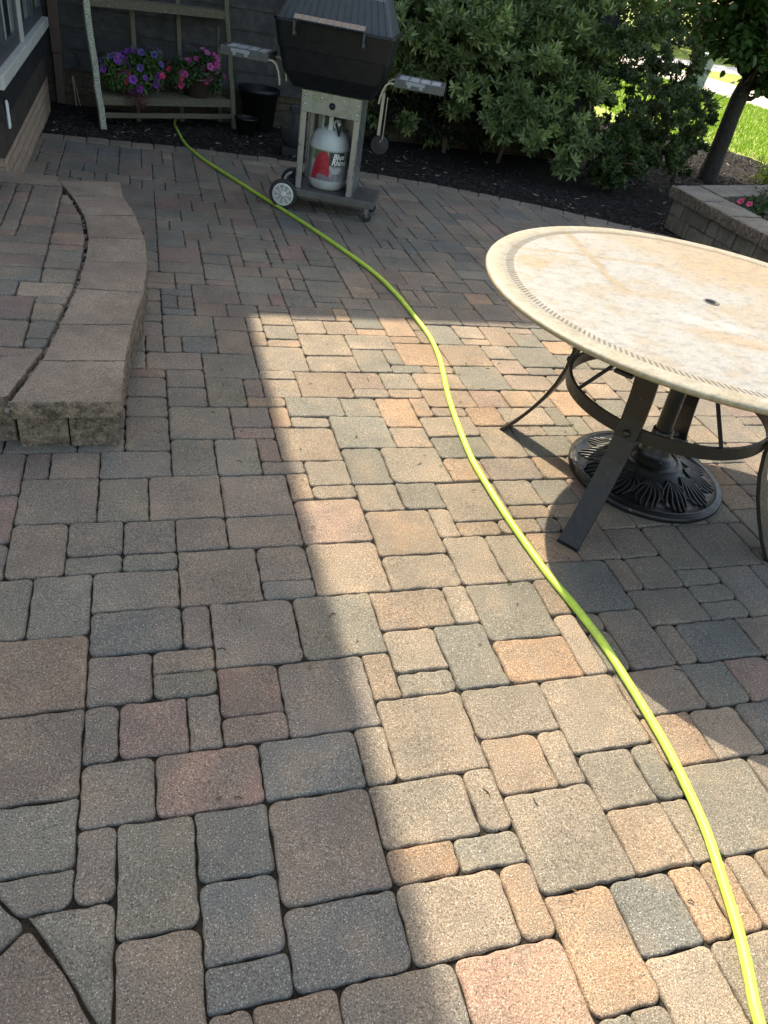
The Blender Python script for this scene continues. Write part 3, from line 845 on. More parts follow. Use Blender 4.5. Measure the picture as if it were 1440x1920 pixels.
mb = MB(); mb.lathe([(0.36, 0.02), (0.36, 0.035), (0.30, 0.04), (0.27, 0.02), (0.27, -0.5)], 24); mb.lathe([(0.28, -0.25), (0.0, -0.25)], 24)
o = mb.build('umbrella_hole_ring', mat_plain('hole_grey', (0.10, 0.095, 0.085), 0.7), tb); o.location = (0, 0, TZ * U)
fc = Vector((25.5 - 26.1, 12.38 - 12.95))
LEGP = [(7.25, 0.05), (6.65, 0.85), (6.1, 1.75), (5.6, 2.7), (5.2, 3.7), (4.95, 4.7), (4.85, 5.7), (4.95, 6.7), (5.25, 7.7), (5.75, 8.5), (6.35, 9.05)]
for ang in (131, 217, 304, 37):
    an = R(ang); d = Vector((math.cos(an), math.sin(an), 0)); s_ = Vector((-math.sin(an), math.cos(an), 0))
    path = [(fc.x + d.x * r, fc.y + d.y * r, z) for r, z in LEGP]
    tv = []
    for i in range(len(path)):
        a = Vector(path[max(0, i - 1)]); b = Vector(path[min(len(path) - 1, i + 1)])
        tt = (b - a).normalized(); tv.append(tt.cross(s_).normalized())
    mb = MB(); mb.ribbon(path, [s_] * len(path), tv, 0.98, 0.17)
    lg = mb.build('leg', M_bronze, tb)
    mb = MB()
    p0 = Vector(path[0]); mb.box(-0.5, -0.14, 0, 0.5, 0.14, 0.09, 0.0, Matrix.Translation((p0.x, p0.y, 0)) @ Matrix.Rotation(an + math.pi / 2, 4, 'Z'))
    mb.build('foot_cap', M_blackiron, lg)
mb = MB()
pts = [(fc.x + 4.72 * math.cos(2 * math.pi * i / 72), fc.y + 4.72 * math.sin(2 * math.pi * i / 72), 5.0) for i in range(72)]
vs = []
for i in range(72):
    an = 2 * math.pi * i / 72
    for r, z in ((4.64, 4.72), (4.80, 4.72), (4.80, 5.30), (4.64, 5.30)):
        vs.append((fc.x + r * math.cos(an), fc.y + r * math.sin(an), z))
mb.add(vs, [(i * 4 + k, ((i + 1) % 72) * 4 + k, ((i + 1) % 72) * 4 + (k + 1) % 4, i * 4 + (k + 1) % 4) for i in range(72) for k in range(4)], False)
mb.build('hoop', M_bronze, tb)
for ang in (175, 265, 355, 85):
    an = R(ang)
    mb = MB(); mb.tube([(fc.x + 4.7 * math.cos(an), fc.y + 4.7 * math.sin(an), 5.2), (fc.x + 0.9 * math.cos(an), fc.y + 0.9 * math.sin(an), 8.9)], 0.09, 8)
    mb.build('brace_rod', M_bronze, tb)
for ang in (131, 217, 304, 37):
    an = R(ang); d = Vector((math.cos(an), math.sin(an), 0))
    mb = MB(); Mx = Matrix.Translation((fc.x + d.x * 5.06, fc.y + d.y * 5.06, 5.0)) @ d.to_track_quat('Z', 'Y').to_matrix().to_4x4()
    mb.lathe([(0.17, 0), (0.16, 0.07), (0.09, 0.13), (0, 0.14)], 12, M=Mx)
    mb.build('bolt', M_blackiron, tb)
mb = MB()
for k in range(4):
    an = R(37 + 90 * k)
    mb.box(-0.0, -0.35, 8.95, 9.0, 0.35, 9.07, 0, Matrix.Translation((fc.x, fc.y, 0)) @ Matrix.Rotation(an, 4, 'Z'))
mb.build('top_support', M_bronze, tb)

# umbrella base under the table
ub = thing('umbrella_base', 'round black cast iron umbrella base with leaf pattern and pole under the table', 'umbrella base', (26.6, 12.95, 0))
mb = MB()
mb.lathe([(0, 0.02), (4.15, 0.02), (4.22, 0.10), (4.22, 0.30), (4.12, 0.38), (4.0, 0.36), (3.92, 0.42), (3.82, 0.42), (3.76, 0.34), (3.0, 0.52), (2.3, 0.78), (1.75, 1.02), (1.66, 1.20), (1.45, 1.30), (1.35, 1.22), (1.15, 1.34), (1.0, 1.5), (0.86, 1.52), (0.8, 1.75), (0.72, 2.15), (0.66, 2.3), (0.5, 2.36)], 96)
bd_ = mb.build('base_disc', M_blackiron, ub); bd_.scale = (0.945, 0.945, 1)
mb = MB()
def dome(r):
    P_ = [(3.76, 0.34), (3.0, 0.52), (2.3, 0.78), (1.75, 1.02)]
    for (r1, z1), (r0, z0) in zip(P_[:-1], P_[1:]):
        if r >= r0: return lerp(z0, z1, (r - r0) / (r1 - r0))
    return 1.02
for k in range(12):
    a0 = 2 * math.pi * k / 12
    for j, (sp_, rmax) in enumerate(((0.0, 3.7), (0.07, 3.6), (-0.07, 3.6), (0.14, 3.4), (-0.14, 3.4), (0.20, 3.0), (-0.20, 3.0))):
        path = []
        for i in range(9):
            tt = i / 8; r = lerp(1.85, rmax, tt)
            an = a0 + sp_ * (0.15 + 1.25 * math.sin(tt * 2.3)) + 0.03 * math.sin(tt * 5) 
            path.append((r * math.cos(an), r * math.sin(an), dome(r) + 0.03))
        mb.tube(path, [0.075 * (0.5 + math.sin(0.3 + 2.6 * i / 8)) * 0.75 + 0.01 for i in range(9)], 6)
lr_ = mb.build('leaf_relief', M_blackiron, ub); lr_.scale = (0.945, 0.945, 1)
mb = MB(); mb.tube([(0, 0, 2.2), (-0.32, 0.02, 9.15)], 0.40, 24)
po = mb.build('pole', mat_plain('pole_paint', (0.018, 0.017, 0.015), 0.4, metal=0.2, var=0.15), ub)
mb = MB(); mb.lathe([(0.47, 2.3), (0.52, 2.34), (0.52, 2.9), (0.47, 2.95), (0.4, 2.95)], 24); mb.tube([(0.5, 0, 2.6), (0.95, 0, 2.6)], 0.12, 8)
mb.build('clamp_knob', M_blackiron, ub)

# ------------------------------------------------------------------ hose
HP = [(6.3,88.0),(5.83,85.40),(6.23,79.42),(6.75,73.86),(7.95,68.69),(10.08,63.21),(12.03,58.21),(13.84,53.79),(15.48,49.58),(17.20,44.63),(18.68,39.82),(19.33,35.99),(19.61,32.14),(19.72,28.81),(19.35,25.41),(18.41,21.10),(17.85,17.67),(17.50,14.66),(17.46,12.31),(17.50,10.02),(17.63,7.89),(17.79,6.01),(18.09,4.12),(18.29,2.26),(18.31,0.46),(18.29,-1.05),(18.23,-2.34),(18.04,-3.88),(17.79,-5.27),(17.37,-6.65),(16.95,-7.95),(16.51,-8.99),(16.07,-9.98),(15.3,-12.5),(14.5,-15.5),(13.9,-19)]
def catmull(P, k=8):
    res = []
    for i in range(len(P) - 1):
        p0 = P[max(0, i - 1)]; p1 = P[i]; p2 = P[i + 1]; p3 = P[min(len(P) - 1, i + 2)]
        for j in range(k):
            t = j / k
            res.append([0.5 * ((2 * p1[d]) + (-p0[d] + p2[d]) * t + (2 * p0[d] - 5 * p1[d] + 4 * p2[d] - p3[d]) * t * t + (-p0[d] + 3 * p1[d] - 3 * p2[d] + p3[d]) * t ** 3) for d in range(len(p1))])
    res.append(list(P[-1])); return res
hp = catmull(HP, 8)
rn = random.Random(2)
hz = []
for x, y in hp:
    z = 0.17
    if y > 71: z = 0.17 - min(0.35, (y - 71) * 0.05)
    hz.append((x, y, z))
mb = MB(); mb.tube(hz, [0.155 * (1 + 0.05 * math.sin(i * 1.7) * (i % 5 == 0)) for i in range(len(hz))], 16)
mt, t, p, o_ = newmat('hose_rubber')
co = texco(t)
base = mix(t, ramp(t, noise(t, 5, 3, 0.6, co), [(0.3, 0), (0.7, 1)]), (0.38, 0.58, 0.05), (0.46, 0.63, 0.08))
crk = ramp(t, noise(t, 190, 4, 0.75, co), [(0.30, 1), (0.36, 0)])
msk = ramp(t, noise(t, 11, 2, 0.5, co), [(0.36, 0), (0.5, 1)])
base = mix(t, mth(t, 'MULTIPLY', crk, msk), base, (0.13, 0.17, 0.03))
base = mix(t, ramp(t, noise(t, 23, 5, 0.7, co), [(0.48, 0), (0.66, 0.55)]), base, (0.30, 0.36, 0.08))
t.links.new(base, p.inputs['Base Color']); p.inputs['Roughness'].default_value = 0.45
bump(t, p, noise(t, 160, 3, 0.6, co), 0.0008, 0.6)
hs = mb.build('garden_hose', mt)
tag(hs, 'long lime green garden hose winding across the paved patio', 'hose')

# ------------------------------------------------------------------ grill
M_gblack = mat_plain('grill_black_paint', (0.0045, 0.0065, 0.0095), 0.42, spec=0.35, var=0.3, vscale=18, bmp=0.0008, bscale=120)
M_glid = mat_plain('lid_cast_paint', (0.030, 0.038, 0.047), 0.5, var=0.2, vscale=22, bmp=0.0012, bscale=260, dust=((0.20, 0.22, 0.24), 210, 0.70))
M_gshelf = mat_plain('shelf_grey', (0.07, 0.075, 0.08), 0.5, var=0.2, vscale=30, metal=0.3)
M_plate = mat_plain('shelf_plate', (0.22, 0.25, 0.29), 0.55, var=0.12, vscale=25)
M_steel = mat_plain('cart_steel', (0.25, 0.265, 0.275), 0.3, metal=0.65, var=0.08, vscale=14, bmp=0.0006, bscale=200)
M_steelw = mat_plain('cart_steel_warm', (0.31, 0.30, 0.285), 0.36, metal=0.55, var=0.10, vscale=14)
M_rivet = mat_plain('rivet', (0.75, 0.74, 0.70), 0.25, metal=1.0)
M_rubber = mat_plain('rubber', (0.02, 0.02, 0.02), 0.75)
M_wheel = mat_plain('wheel_plastic', (0.50, 0.50, 0.47), 0.55, var=0.1, vscale=20)
gr = thing('gas_grill', 'black lidded gas grill on open steel cart with two side shelves', 'grill', (17.3, 53.8, 0), R(-21))
mb = MB(); mb.box(-2.6, -0.4, 1.32, 4.6, 4.55, 1.90, 0.05); mb.box(-2.6, -0.4, 1.9, -2.52, 4.55, 2.0)
mb.build('base_tray', mat_plain('tray_steel', (0.13, 0.13, 0.125), 0.45, metal=0.6, var=0.2, vscale=12), gr)
for x0 in (-2.42, 2.02):
    mb = MB(); mb.box(x0, -0.02, 1.92, x0 + 0.40, 0.10, 8.0); mb.build('front_post', M_steelw, gr)
    mb = MB(); mb.box(x0, 4.1, 1.92, x0 + 0.4, 4.4, 9.3); mb.build('rear_post', M_steelw, gr)
mb = MB(); mb.box(2.42, 0.0, 1.92, 2.52, 4.4, 9.6); mb.build('side_panel', M_steel, gr)
mb = MB(); mb.box(-2.52, 0.0, 1.92, -2.42, 0.5, 9.6); mb.box(-2.52, 3.9, 1.92, -2.42, 4.4, 9.6); mb.box(-2.52, 0.5, 8.6, -2.42, 3.9, 9.6); mb.build('side_frame', M_steel, gr)
mb = MB(); mb.box(-1.6, 4.0, 4.5, 2.0, 4.1, 9.2); mb.build('back_panel', M_steelw, gr)
fp = MB(); fp.box(-2.45, -0.12, 8.0, 2.45, -0.02, 9.62, 0.02); fpo = fp.build('front_panel', M_steel, gr)
for x, z in ((-2.2, 9.25), (-2.2, 8.6), (-0.85, 9.25), (1.0, 9.25), (2.2, 9.1), (2.2, 8.45)):
    mb = MB(); mb.lathe([(0.09, 0), (0.08, 0.05), (0.04, 0.08), (0.0, 0.085)], 10, M=Matrix.Translation((x, -0.12, z)) @ Matrix.Rotation(R(90), 4, 'X')); mb.build('rivet', M_rivet, fpo)
mb = MB(); mb.lathe([(0.26, 0), (0.26, 0.06), (0.20, 0.1), (0.18, 0.32), (0.13, 0.36), (0, 0.36)], 18, M=Matrix.Translation((0.1, -0.12, 8.75)) @ Matrix.Rotation(R(90), 4, 'X'))
mb.build('knob', M_gblack, fpo)
# wheels with axle front to back
for y in (-0.35, 4.3):
    wt = MB(); Mx = Matrix.Translation((-3.45, y, 1.25)) @ Matrix.Rotation(R(90), 4, 'X') @ Matrix.Diagonal((1.14, 1.14, 1, 1))
    wt.lathe([(0.84, -0.22), (1.02, -0.22), (1.08, -0.12), (1.10, 0), (1.08, 0.12), (1.02, 0.22), (0.84, 0.22), (0.84, -0.22)], 40, M=Mx)
    wo = wt.build('wheel', M_rubber, gr)
    wr = MB()
    wr.lathe([(0.68, 0.24), (0.80, 0.26), (0.84, 0.20), (0.84, -0.2), (0.68, -0.2)], 40, M=Mx)
    wr.lathe([(0, 0.38), (0.16, 0.36), (0.22, 0.30), (0.24, 0.0), (0.68, -0.02), (0.70, 0.24)], 40, M=Mx)
    for k in range(9):
        a = 2 * math.pi * k / 9
        wr.prism([(0.22 * math.cos(a - .28), 0.22 * math.sin(a - .28)), (0.70 * math.cos(a - 0.10), 0.70 * math.sin(a - 0.10)), (0.70 * math.cos(a + 0.10), 0.70 * math.sin(a + 0.10)), (0.22 * math.cos(a + .28), 0.22 * math.sin(a + .28))], 0.06, 0.25, M=Mx)
    wr.build('rim', M_wheel, wo)
mb = MB(); mb.tube([(-3.45, -0.5, 1.1), (-3.45, 4.5, 1.1)], 0.1, 8); mb.box(-3.5, 0.3, 0.95, -2.5, 0.5, 1.6); mb.box(-3.5, 3.5, 0.95, -2.5, 3.7, 1.6)
mb.box(-3.4, 0.1, 1.2, -2.55, 3.9, 2.5, 0.1)
mb.build('axle', M_gblack, gr)
for x, y in ((4.0, 0.35), (4.0, 3.9)):
    cw = MB(); Mx = Matrix.Translation((x + 0.1, y, 0.42)) @ Matrix.Rotation(R(90), 4, 'X') @ Matrix.Rotation(R(25), 4, 'Y')
    cw.lathe([(0.0, -0.13), (0.36, -0.13), (0.42, -0.06), (0.42, 0.06), (0.36, 0.13), (0, 0.13)], 24, M=Mx)
    co_ = cw.build('caster', M_rubber, gr)
    cf_ = MB(); cf_.box(x - 0.2, y - 0.2, 0.42, x + 0.2, y - 0.16, 1.2); cf_.box(x - 0.2, y + 0.16, 0.42, x + 0.2, y + 0.2, 1.2); cf_.box(x - 0.25, y - 0.25, 1.15, x + 0.25, y + 0.25, 1.33)
    cf_.build('fork', M_steel, co_)
def frus(mb, b, t_, z0, z1, rc=0.5, n=5, cap0=True, cap1=True, smooth=True):
    """rounded rectangular frustum; b,t = (x0,y0,x1,y1)"""
    rings = []
    for (x0, y0, x1, y1), z in ((b, z0), (t_, z1)):
        ring = []
        for cx_, cy_, a0 in ((x1 - rc, y0 + rc, -90), (x1 - rc, y1 - rc, 0), (x0 + rc, y1 - rc, 90), (x0 + rc, y0 + rc, 180)):
            for k in range(n):
                a = R(a0 + 90 * k / (n - 1)); ring.append((cx_ + rc * math.cos(a), cy_ + rc * math.sin(a), z))
        rings.append(ring)
    m_ = len(rings[0])
    fs = [(i, (i + 1) % m_, m_ + (i + 1) % m_, m_ + i) for i in range(m_)]
    mb.add(rings[0] + rings[1], fs, smooth)
    if cap0: mb.add(rings[0], [list(range(m_))[::-1]], False)
    if cap1: mb.add(rings[1], [list(range(m_))], False)
mb = MB()
frus(mb, (-3.35, -0.55, 3.3, 4.1), (-4.1, -1.2, 3.95, 4.7), 9.75, 10.9, 0.55, cap1=False); frus(mb, (-4.1, -1.2, 3.95, 4.7), (-4.45, -1.5, 4.3, 4.9), 10.9, 12.45, 0.55, cap0=False)
mb.build('firebox', M_gblack, gr)
ld = MB()
frus(ld, (-4.52, -1.58, 4.36, 4.98), (-4.76, -1.88, 4.56, 5.2), 12.48, 14.2, 0.5, cap1=False)
frus(ld, (-4.85, -1.98, 4.65, 5.32), (-4.80, -1.93, 4.60, 5.28), 14.2, 14.38, 0.4)
lid = ld.build('lid', M_gblack, gr)
ld = MB()
frus(ld, (-4.62, -1.78, 4.42, 5.1), (-3.78, -0.55, 3.62, 4.1), 14.38, 16.45, 0.42, cap0=False, cap1=False)
frus(ld, (-3.78, -0.55, 3.62, 4.1), (-3.5, -0.1, 3.3, 3.7), 16.45, 16.72, 0.42, cap0=False)
# cast ribs running up the front slope
for k in range(15):
    x = -4.0 + k * 0.57
    xt = -0.08 + (x + 0.08) * 0.83
    for (xx0, yy0, zz0), (xx1, yy1, zz1) in (((x, -1.80, 14.40), (xt, -0.57, 16.45)), ((xt, -0.57, 16.45), (xt * 0.96, -0.12, 16.73))):
        ld.tube([(xx0, yy0, zz0), (xx1, yy1, zz1)], 0.028, 5)
ld.build('lid_top', M_glid, lid)
hd = MB()
Mh = Matrix.Translation((-0.35, -2.62, 14.62)) @ Matrix.Rotation(R(28), 4, 'X')
hd.box(-2.75, -0.32, -0.07, 2.75, 0.32, 0.07, 0.03, Mh)
for k in range(10): hd.box(-2.7 + k * 0.6, -0.325, 0.07, -2.66 + k * 0.6, 0.325, 0.10, 0, Mh)
ho = hd.build('handle', mat_plain('handle_paint', (0.022, 0.030, 0.040), 0.45, dust=((0.22, 0.24, 0.26), 90, 0.62)), lid)
for x in (-3.02, 2.34):
    mb = MB(); mb.box(x - 0.09, -2.72, 13.45, x + 0.09, -2.55, 14.6, 0.03); mb.box(x - 0.12, -2.6, 13.4, x + 0.12, -1.6, 13.65, 0.03); mb.build('bracket', M_glid, ho)
for s_ in (-1, 1):
    x0, x1 = (-9.0, -5.15) if s_ < 0 else (5.0, 9.0)
    y0, y1 = -1.5, 1.7
    sh = MB(); z = 11.75
    sh.box(x0, y0, z - 0.62, x1, y0 + 0.12, z, 0.03); sh.box(x0, y1 - 0.12, z - 0.62, x1, y1, z, 0.03); sh.box(x0, y0 + 0.12, z - 0.62, x0 + 0.12, y1 - 0.12, z, 0.02); sh.box(x1 - 0.12, y0 + 0.12, z - 0.62, x1, y1 - 0.12, z, 0.02)
    sh.box(x0 + 0.12, y0 + 0.12, z - 0.16, x1 - 0.12, y1 - 0.12, z - 0.10)
    so_ = sh.build('side_shelf', M_gshelf, gr)
    pl = MB()
    for k in range(4):
        w_ = (x1 - x0 - 0.5) / 4
        xa = x0 + 0.2 + k * w_ + 0.05
        pl.box(xa, y0 + (1.1 if s_ < 0 else 0.3), z - 0.1, xa + w_ - 0.12, y1 - 0.25, z - 0.045, 0.01)
    pl.build('plate', M_plate, so_)
    cl = MB(); xm = lerp(x0, x1, 0.42)
    cl.box(xm - 0.75, y0 - 0.025, z - 0.30, xm + 0.75, y0 - 0.0, z - 0.06); cl.box(xm - 0.6, y0 - 0.025, z - 0.5, xm - 0.35, y0, z - 0.30); cl.box(xm + 0.35, y0 - 0.025, z - 0.5, xm + 0.6, y0, z - 0.30)
    cl.build('clip', M_plate, so_)
    xi = x1 if s_ < 0 else x0; d_ = -s_
    for yy in (-1.2, 1.4):
        br = MB()
        path = [(xi - d_ * 0.1, yy, z - 0.42), (xi + d_ * 0.35, yy, z - 0.42), (xi + d_ * 0.65, yy, z - 0.62), (xi + d_ * 0.85, yy, z - 1.05), (xi + d_ * 0.98, yy, z - 1.6), (xi + d_ * 1.02, yy, z - 2.0)]
        tv = []
        for i in range(len(path)):
            a = Vector(path[max(0, i - 1)]); b = Vector(path[min(len(path) - 1, i + 1)]); tv.append((b - a).normalized().cross(Vector((0, 1, 0))))
        br.ribbon(path, [Vector((0, 1, 0))] * len(path), tv, 0.38, 0.12)
        br.build('shelf_arm', M_steelw, so_)
    hk = MB(); xh = xi + d_ * 0.75
    hk.box(xh - 0.13, -0.9, 7.4, xh + 0.13, -0.78, z - 1.2, 0.02); hk.tube([(xh + 0.35, -0.85, z - 1.5), (xh + 0.38, -0.85, 7.2), (xh + 0.2, -0.85, 6.9)], 0.05, 6)
    if s_ > 0: hk.build('hanging_bar', M_steelw, gr)
    dk = MB(); Mx = Matrix.Translation((xh + 0.15, -0.2 if s_ > 0 else 3.0, 6.6)) @ Matrix.Rotation(R(90), 4, 'X')
    dk.lathe([(0.0, 0.26), (0.50, 0.26), (0.56, 0.20), (0.60, 0.26), (0.72, 0.22), (0.74, 0), (0.70, -0.2), (0, -0.2)], 32, M=Mx)
    dk.build('round_knob', M_rubber, gr)
# soot and hose inside cart
mb = MB(); mb.tube([(0.2, 1.6, 7.6), (0.5, 0.9, 7.2), (0.75, 0.7, 6.5), (0.9, 1.2, 7.5), (1.2, 2.4, 9.2)], 0.13, 8); mb.build('gas_line', M_rubber, gr)

# propane tank standing in the cart
M_tank = mat_plain('tank_paint', (0.42, 0.45, 0.44), 0.38, var=0.12, vscale=10, dust=((0.25, 0.24, 0.2), 25, 0.68))
tl = (Vector((17.3, 53.8, 1.9)) + Matrix.Rotation(R(-21), 3, 'Z') @ Vector((-0.1, 2.05, 0)))
tk = thing('propane_tank', 'pale grey propane tank with a printed label standing inside the grill cart', 'gas tank', tl, R(-21))
mb = MB()
mb.lathe([(0, 0.25), (1.2, 0.05), (1.35, 0.02), (1.52, 0.25), (1.68, 0.62), (1.76, 0.85), (1.76, 3.35), (1.79, 3.38), (1.79, 3.48), (1.74, 3.55), (1.66, 3.95), (1.45, 4.42), (1.15, 4.75), (0.8, 4.95), (0.4, 5.05), (0, 5.08)], 56)
mb.build('body', M_tank, tk)
mb = MB()
for a0, a1 in ((20, 232), (262, 285)):
    vs = []; n = 24
    for i in range(n + 1):
        a = R(lerp(a0, a1, i / n)); zt = 6.35 + 0.0 * i
        if a0 > 240: zt = 6.2
        for r, z in ((0.98, 4.6), (0.98, zt), (0.91, zt), (0.91, 4.6)): vs.append((r * math.cos(a), r * math.sin(a), z))
    fs = [(i * 4 + k, (i + 1) * 4 + k, (i + 1) * 4 + (k + 1) % 4, i * 4 + (k + 1) % 4) for i in range(n) for k in range(4)] + [(0, 1, 2, 3), (n * 4 + 3, n * 4 + 2, n * 4 + 1, n * 4)]
    mb.add(vs, fs, False)
mb.build('collar', M_tank, tk)
mb = MB(); mb.lathe([(0.2, 5.0), (0.2, 5.7), (0.12, 5.9), (0, 5.9)], 14); mb.tube([(0, 0, 5.5), (0.5, -0.55, 5.35)], 0.14, 10)
mb.build('valve', mat_plain('brass', (0.45, 0.33, 0.14), 0.35, metal=0.9), tk)
mb = MB(); Mx = Matrix.Translation((0.62, -0.72, 5.3)) @ Matrix.Rotation(R(72), 4, 'X') @ Matrix.Rotation(R(20), 4, 'Y')
mb.lathe([(0.0, 0.55), (0.14, 0.55), (0.16, 0.3), (0.38, 0.26), (0.42, 0.1), (0.38, -0.1), (0.2, -0.2)], 20, M=Mx)
mb.build('regulator_nut', mat_plain('grey_plastic', (0.45, 0.47, 0.47), 0.5), tk)
def bent(mb, pts, off=0.0):
    """polygon given as (arc length from the front centre, z) wrapped round the tank"""
    r = 1.765 + off
    c_ = (sum(p[0] for p in pts) / len(pts), sum(p[1] for p in pts) / len(pts))
    # subdivide outline and fan from centre
    P_ = []
    for i in range(len(pts)):
        a, b = pts[i], pts[(i + 1) % len(pts)]
        k = max(1, int(math.hypot(b[0] - a[0], b[1] - a[1]) / 0.12))
        for j in range(k): P_.append((lerp(a[0], b[0], j / k), lerp(a[1], b[1], j / k)))
    rings = [[(lerp(c_[0], x, q_), lerp(c_[1], z, q_)) for x, z in P_] for q_ in (1, 0.8, 0.6, 0.4, 0.2)]
    def W(x, z):
        a = -math.pi / 2 + x / r; return (r * math.cos(a), r * math.sin(a), z)
    vs = [W(*p_) for rg in rings for p_ in rg] + [W(*c_)]
    n = len(P_)
    fs = [(k * n + i, k * n + (i + 1) % n, (k + 1) * n + (i + 1) % n, (k + 1) * n + i) for k in range(4) for i in range(n)] + [(4 * n + i, 4 * n + (i + 1) % n, 5 * n) for i in range(n)]
    mb.add(vs, fs, True)
lb = MB()
r = 1.767
for zz0, zz1, cols in ((0.9, 1.75, [(0.20, 0.20, 0.22), (0.26, 0.25, 0.26)]), (1.75, 2.5, [(0.16, 0.17, 0.17), (0.3, 0.29, 0.28)]), (2.5, 3.3, [(0.07, 0.09, 0.05), (0.25, 0.27, 0.20), (0.13, 0.16, 0.09)])):
    n = 40; rn = random.Random(int(zz0 * 10))
    for i in range(n):
        a0_ = -math.pi * 0.98 + i * math.pi * 0.96 / n; a1_ = a0_ + math.pi * 0.96 / n
        lb.col = rn.choice(cols) + (1,)
        lb.add([(r * math.cos(a0_), r * math.sin(a0_), zz0), (r * math.cos(a1_), r * math.sin(a1_), zz0), (r * math.cos(a1_), r * math.sin(a1_), zz1), (r * math.cos(a0_), r * math.sin(a0_), zz1)], [(0, 1, 2, 3)], True)
mt, t, p, o_ = newmat('label_print'); vc = vcol(t)
t.links.new(mix(t, 1.0, vc.outputs[0], ramp(t, noise(t, 30, 4, 0.6, texco(t)), [(0.3, 0.75), (0.7, 1.2)]), 'MULTIPLY'), p.inputs['Base Color']); p.inputs['Roughness'].default_value = 0.35
M_label = mt
lbl = lb.build('label', M_label, tk)
lb = MB()
lb.col = (0.33, 0.02, 0.035, 1)
bent(lb, [(-1.35, 0.95), (-1.2, 1.6), (-1.05, 2.2), (-0.8, 2.8), (-0.45, 3.2), (-0.1, 3.28), (0.2, 3.1), (0.35, 2.5), (0.42, 1.5), (0.3, 1.1), (-0.4, 0.95)], 0.022)
lb.col = (0.20, 0.17, 0.20, 1)
bent(lb, [(-0.75, 0.93), (-0.72, 1.25), (-0.45, 1.45), (0.0, 1.4), (0.5, 1.15), (0.95, 0.93)], 0.034)
lb.col = (0.03, 0.03, 0.04, 1)
bent(lb, [(0.35, 2.2), (0.35, 3.25), (1.7, 3.25), (1.7, 2.2)], 0.028)
lb.col = (0.40, 0.42, 0.42, 1)
bent(lb, [(0.6, 1.55), (0.6, 2.05), (1.5, 2.05), (1.5, 1.55)], 0.03)
lb.build('print', M_label, lbl)
def text_mesh(s_, size, z, x0, off, name, mat, parent, shear=0.25):
    cu_ = bpy.data.curves.new(name, 'FONT'); cu_.body = s_; cu_.size = size; cu_.shear = shear; cu_.offset = size * 0.03; cu_.resolution_u = 3
    ob = bpy.data.objects.new(name, cu_); C.objects.link(ob)
    bpy.context.view_layer.update()
    me = bpy.data.meshes.new_from_object(ob.evaluated_get(bpy.context.evaluated_depsgraph_get()))
    bpy.data.objects.remove(ob); bpy.data.curves.remove(cu_)
    rr_ = 1.765 + off
    for v in me.vertices:
        a = -math.pi / 2 + (x0 + v.co.x) / rr_
        v.co = Vector((rr_ * math.cos(a), rr_ * math.sin(a), z + v.co.y)) * U
    me.materials.clear(); me.materials.append(mat)
    o = bpy.data.objects.new(name, me); C.objects.link(o); o.parent = parent
M_ink = mat_plain('white_print', (0.7, 0.7, 0.68), 0.5)
text_mesh('Blue', 0.62, 2.74, 0.62, 0.045, 'brand_text', M_ink, lbl)
text_mesh('Rhino', 0.62, 2.27, 0.52, 0.045, 'brand_text', M_ink, lbl)
# ------------------------------------------------------------------ plant stand
def mat_rackwood(name, pale):
    mt, t, p, o = newmat(name); co = texco(t)
    a = noise(t, 120, 4, 0.75, co)
    base = mix(t, ramp(t, a, [(pale, 0), (pale + 0.08, 1)]), (0.09, 0.08, 0.05), (0.36, 0.37, 0.30))
    t.links.new(base, p.inputs['Base Color']); p.inputs['Roughness'].default_value = 0.85
    bump(t, p, a, 0.002, 0.7); return mt
M_rk = mat_rackwood('weathered_frame', 0.60)
M_rkp = mat_rackwood('peeling_frame', 0.42)
rk = thing('plant_stand', 'weathered leaning plant stand with slatted shelves against the dark siding', 'plant stand', (-1.8, 78.8, 0), R(26.5))
W_ = 16.3
def lean(z): return 2.1 * z / 11
def bar(mb, a, b, w_, d_):
    a, b = Vector(a), Vector(b); t_ = (b - a).normalized()
    x = t_.cross(Vector((0, 1, 0))) if abs(t_.y) < 0.9 else Vector((1, 0, 0)); x.normalize(); y = t_.cross(x)
    mb.ribbon([a, b], [x, x], [y, y], w_, d_)
for x, zt, mm in ((0, 15, M_rkp), (W_, 15, M_rk)):
    mb = MB()
    path = [(x + 0.06 * math.sin(z * 1.3 + x), lean(z), z) for z in np.linspace(-0.2, zt, 9)]
    mb.ribbon(path, [Vector((1, 0, 0))] * 9, [Vector((0, 1, 0))] * 9, 0.62 if x == 0 else 0.55, 0.35)
    mb.build('leg', mm, rk)
for x in (W_ * 0.355, W_ * 0.69, W_ + 0.1):
    mb = MB(); bar(mb, (x, 3.4, -0.2), (x, 4.3, 15), 0.5, 0.25); mb.build('back_post', M_rk, rk)
mb = MB(); mb.box(0.3, 0.05, 0.85, W_ - 0.25, 0.35, 1.35, 0.03); mb.build('rail', M_rk, rk)
for zs, dep in ((2.75, 3.6), (11.35, 2.3)):
    sh = MB(); y0 = lean(zs)
    sh.box(0.2, y0 - 0.15, zs - 0.72, W_ - 0.2, y0 + 0.05, zs - 0.08, 0.02)
    n = 9 if zs < 5 else 6
    for k in range(n):
        yy = y0 - 0.15 + k * dep / n; sh.box(0.25, yy, zs - 0.08, W_ - 0.25, yy + dep / n * 0.62, zs + 0.06, 0.02)
    for x in (0.3, W_ - 0.5): sh.box(x, y0, zs - 0.6, x + 0.2, y0 + dep, zs - 0.1)
    sh.build('shelf', M_rk, rk)

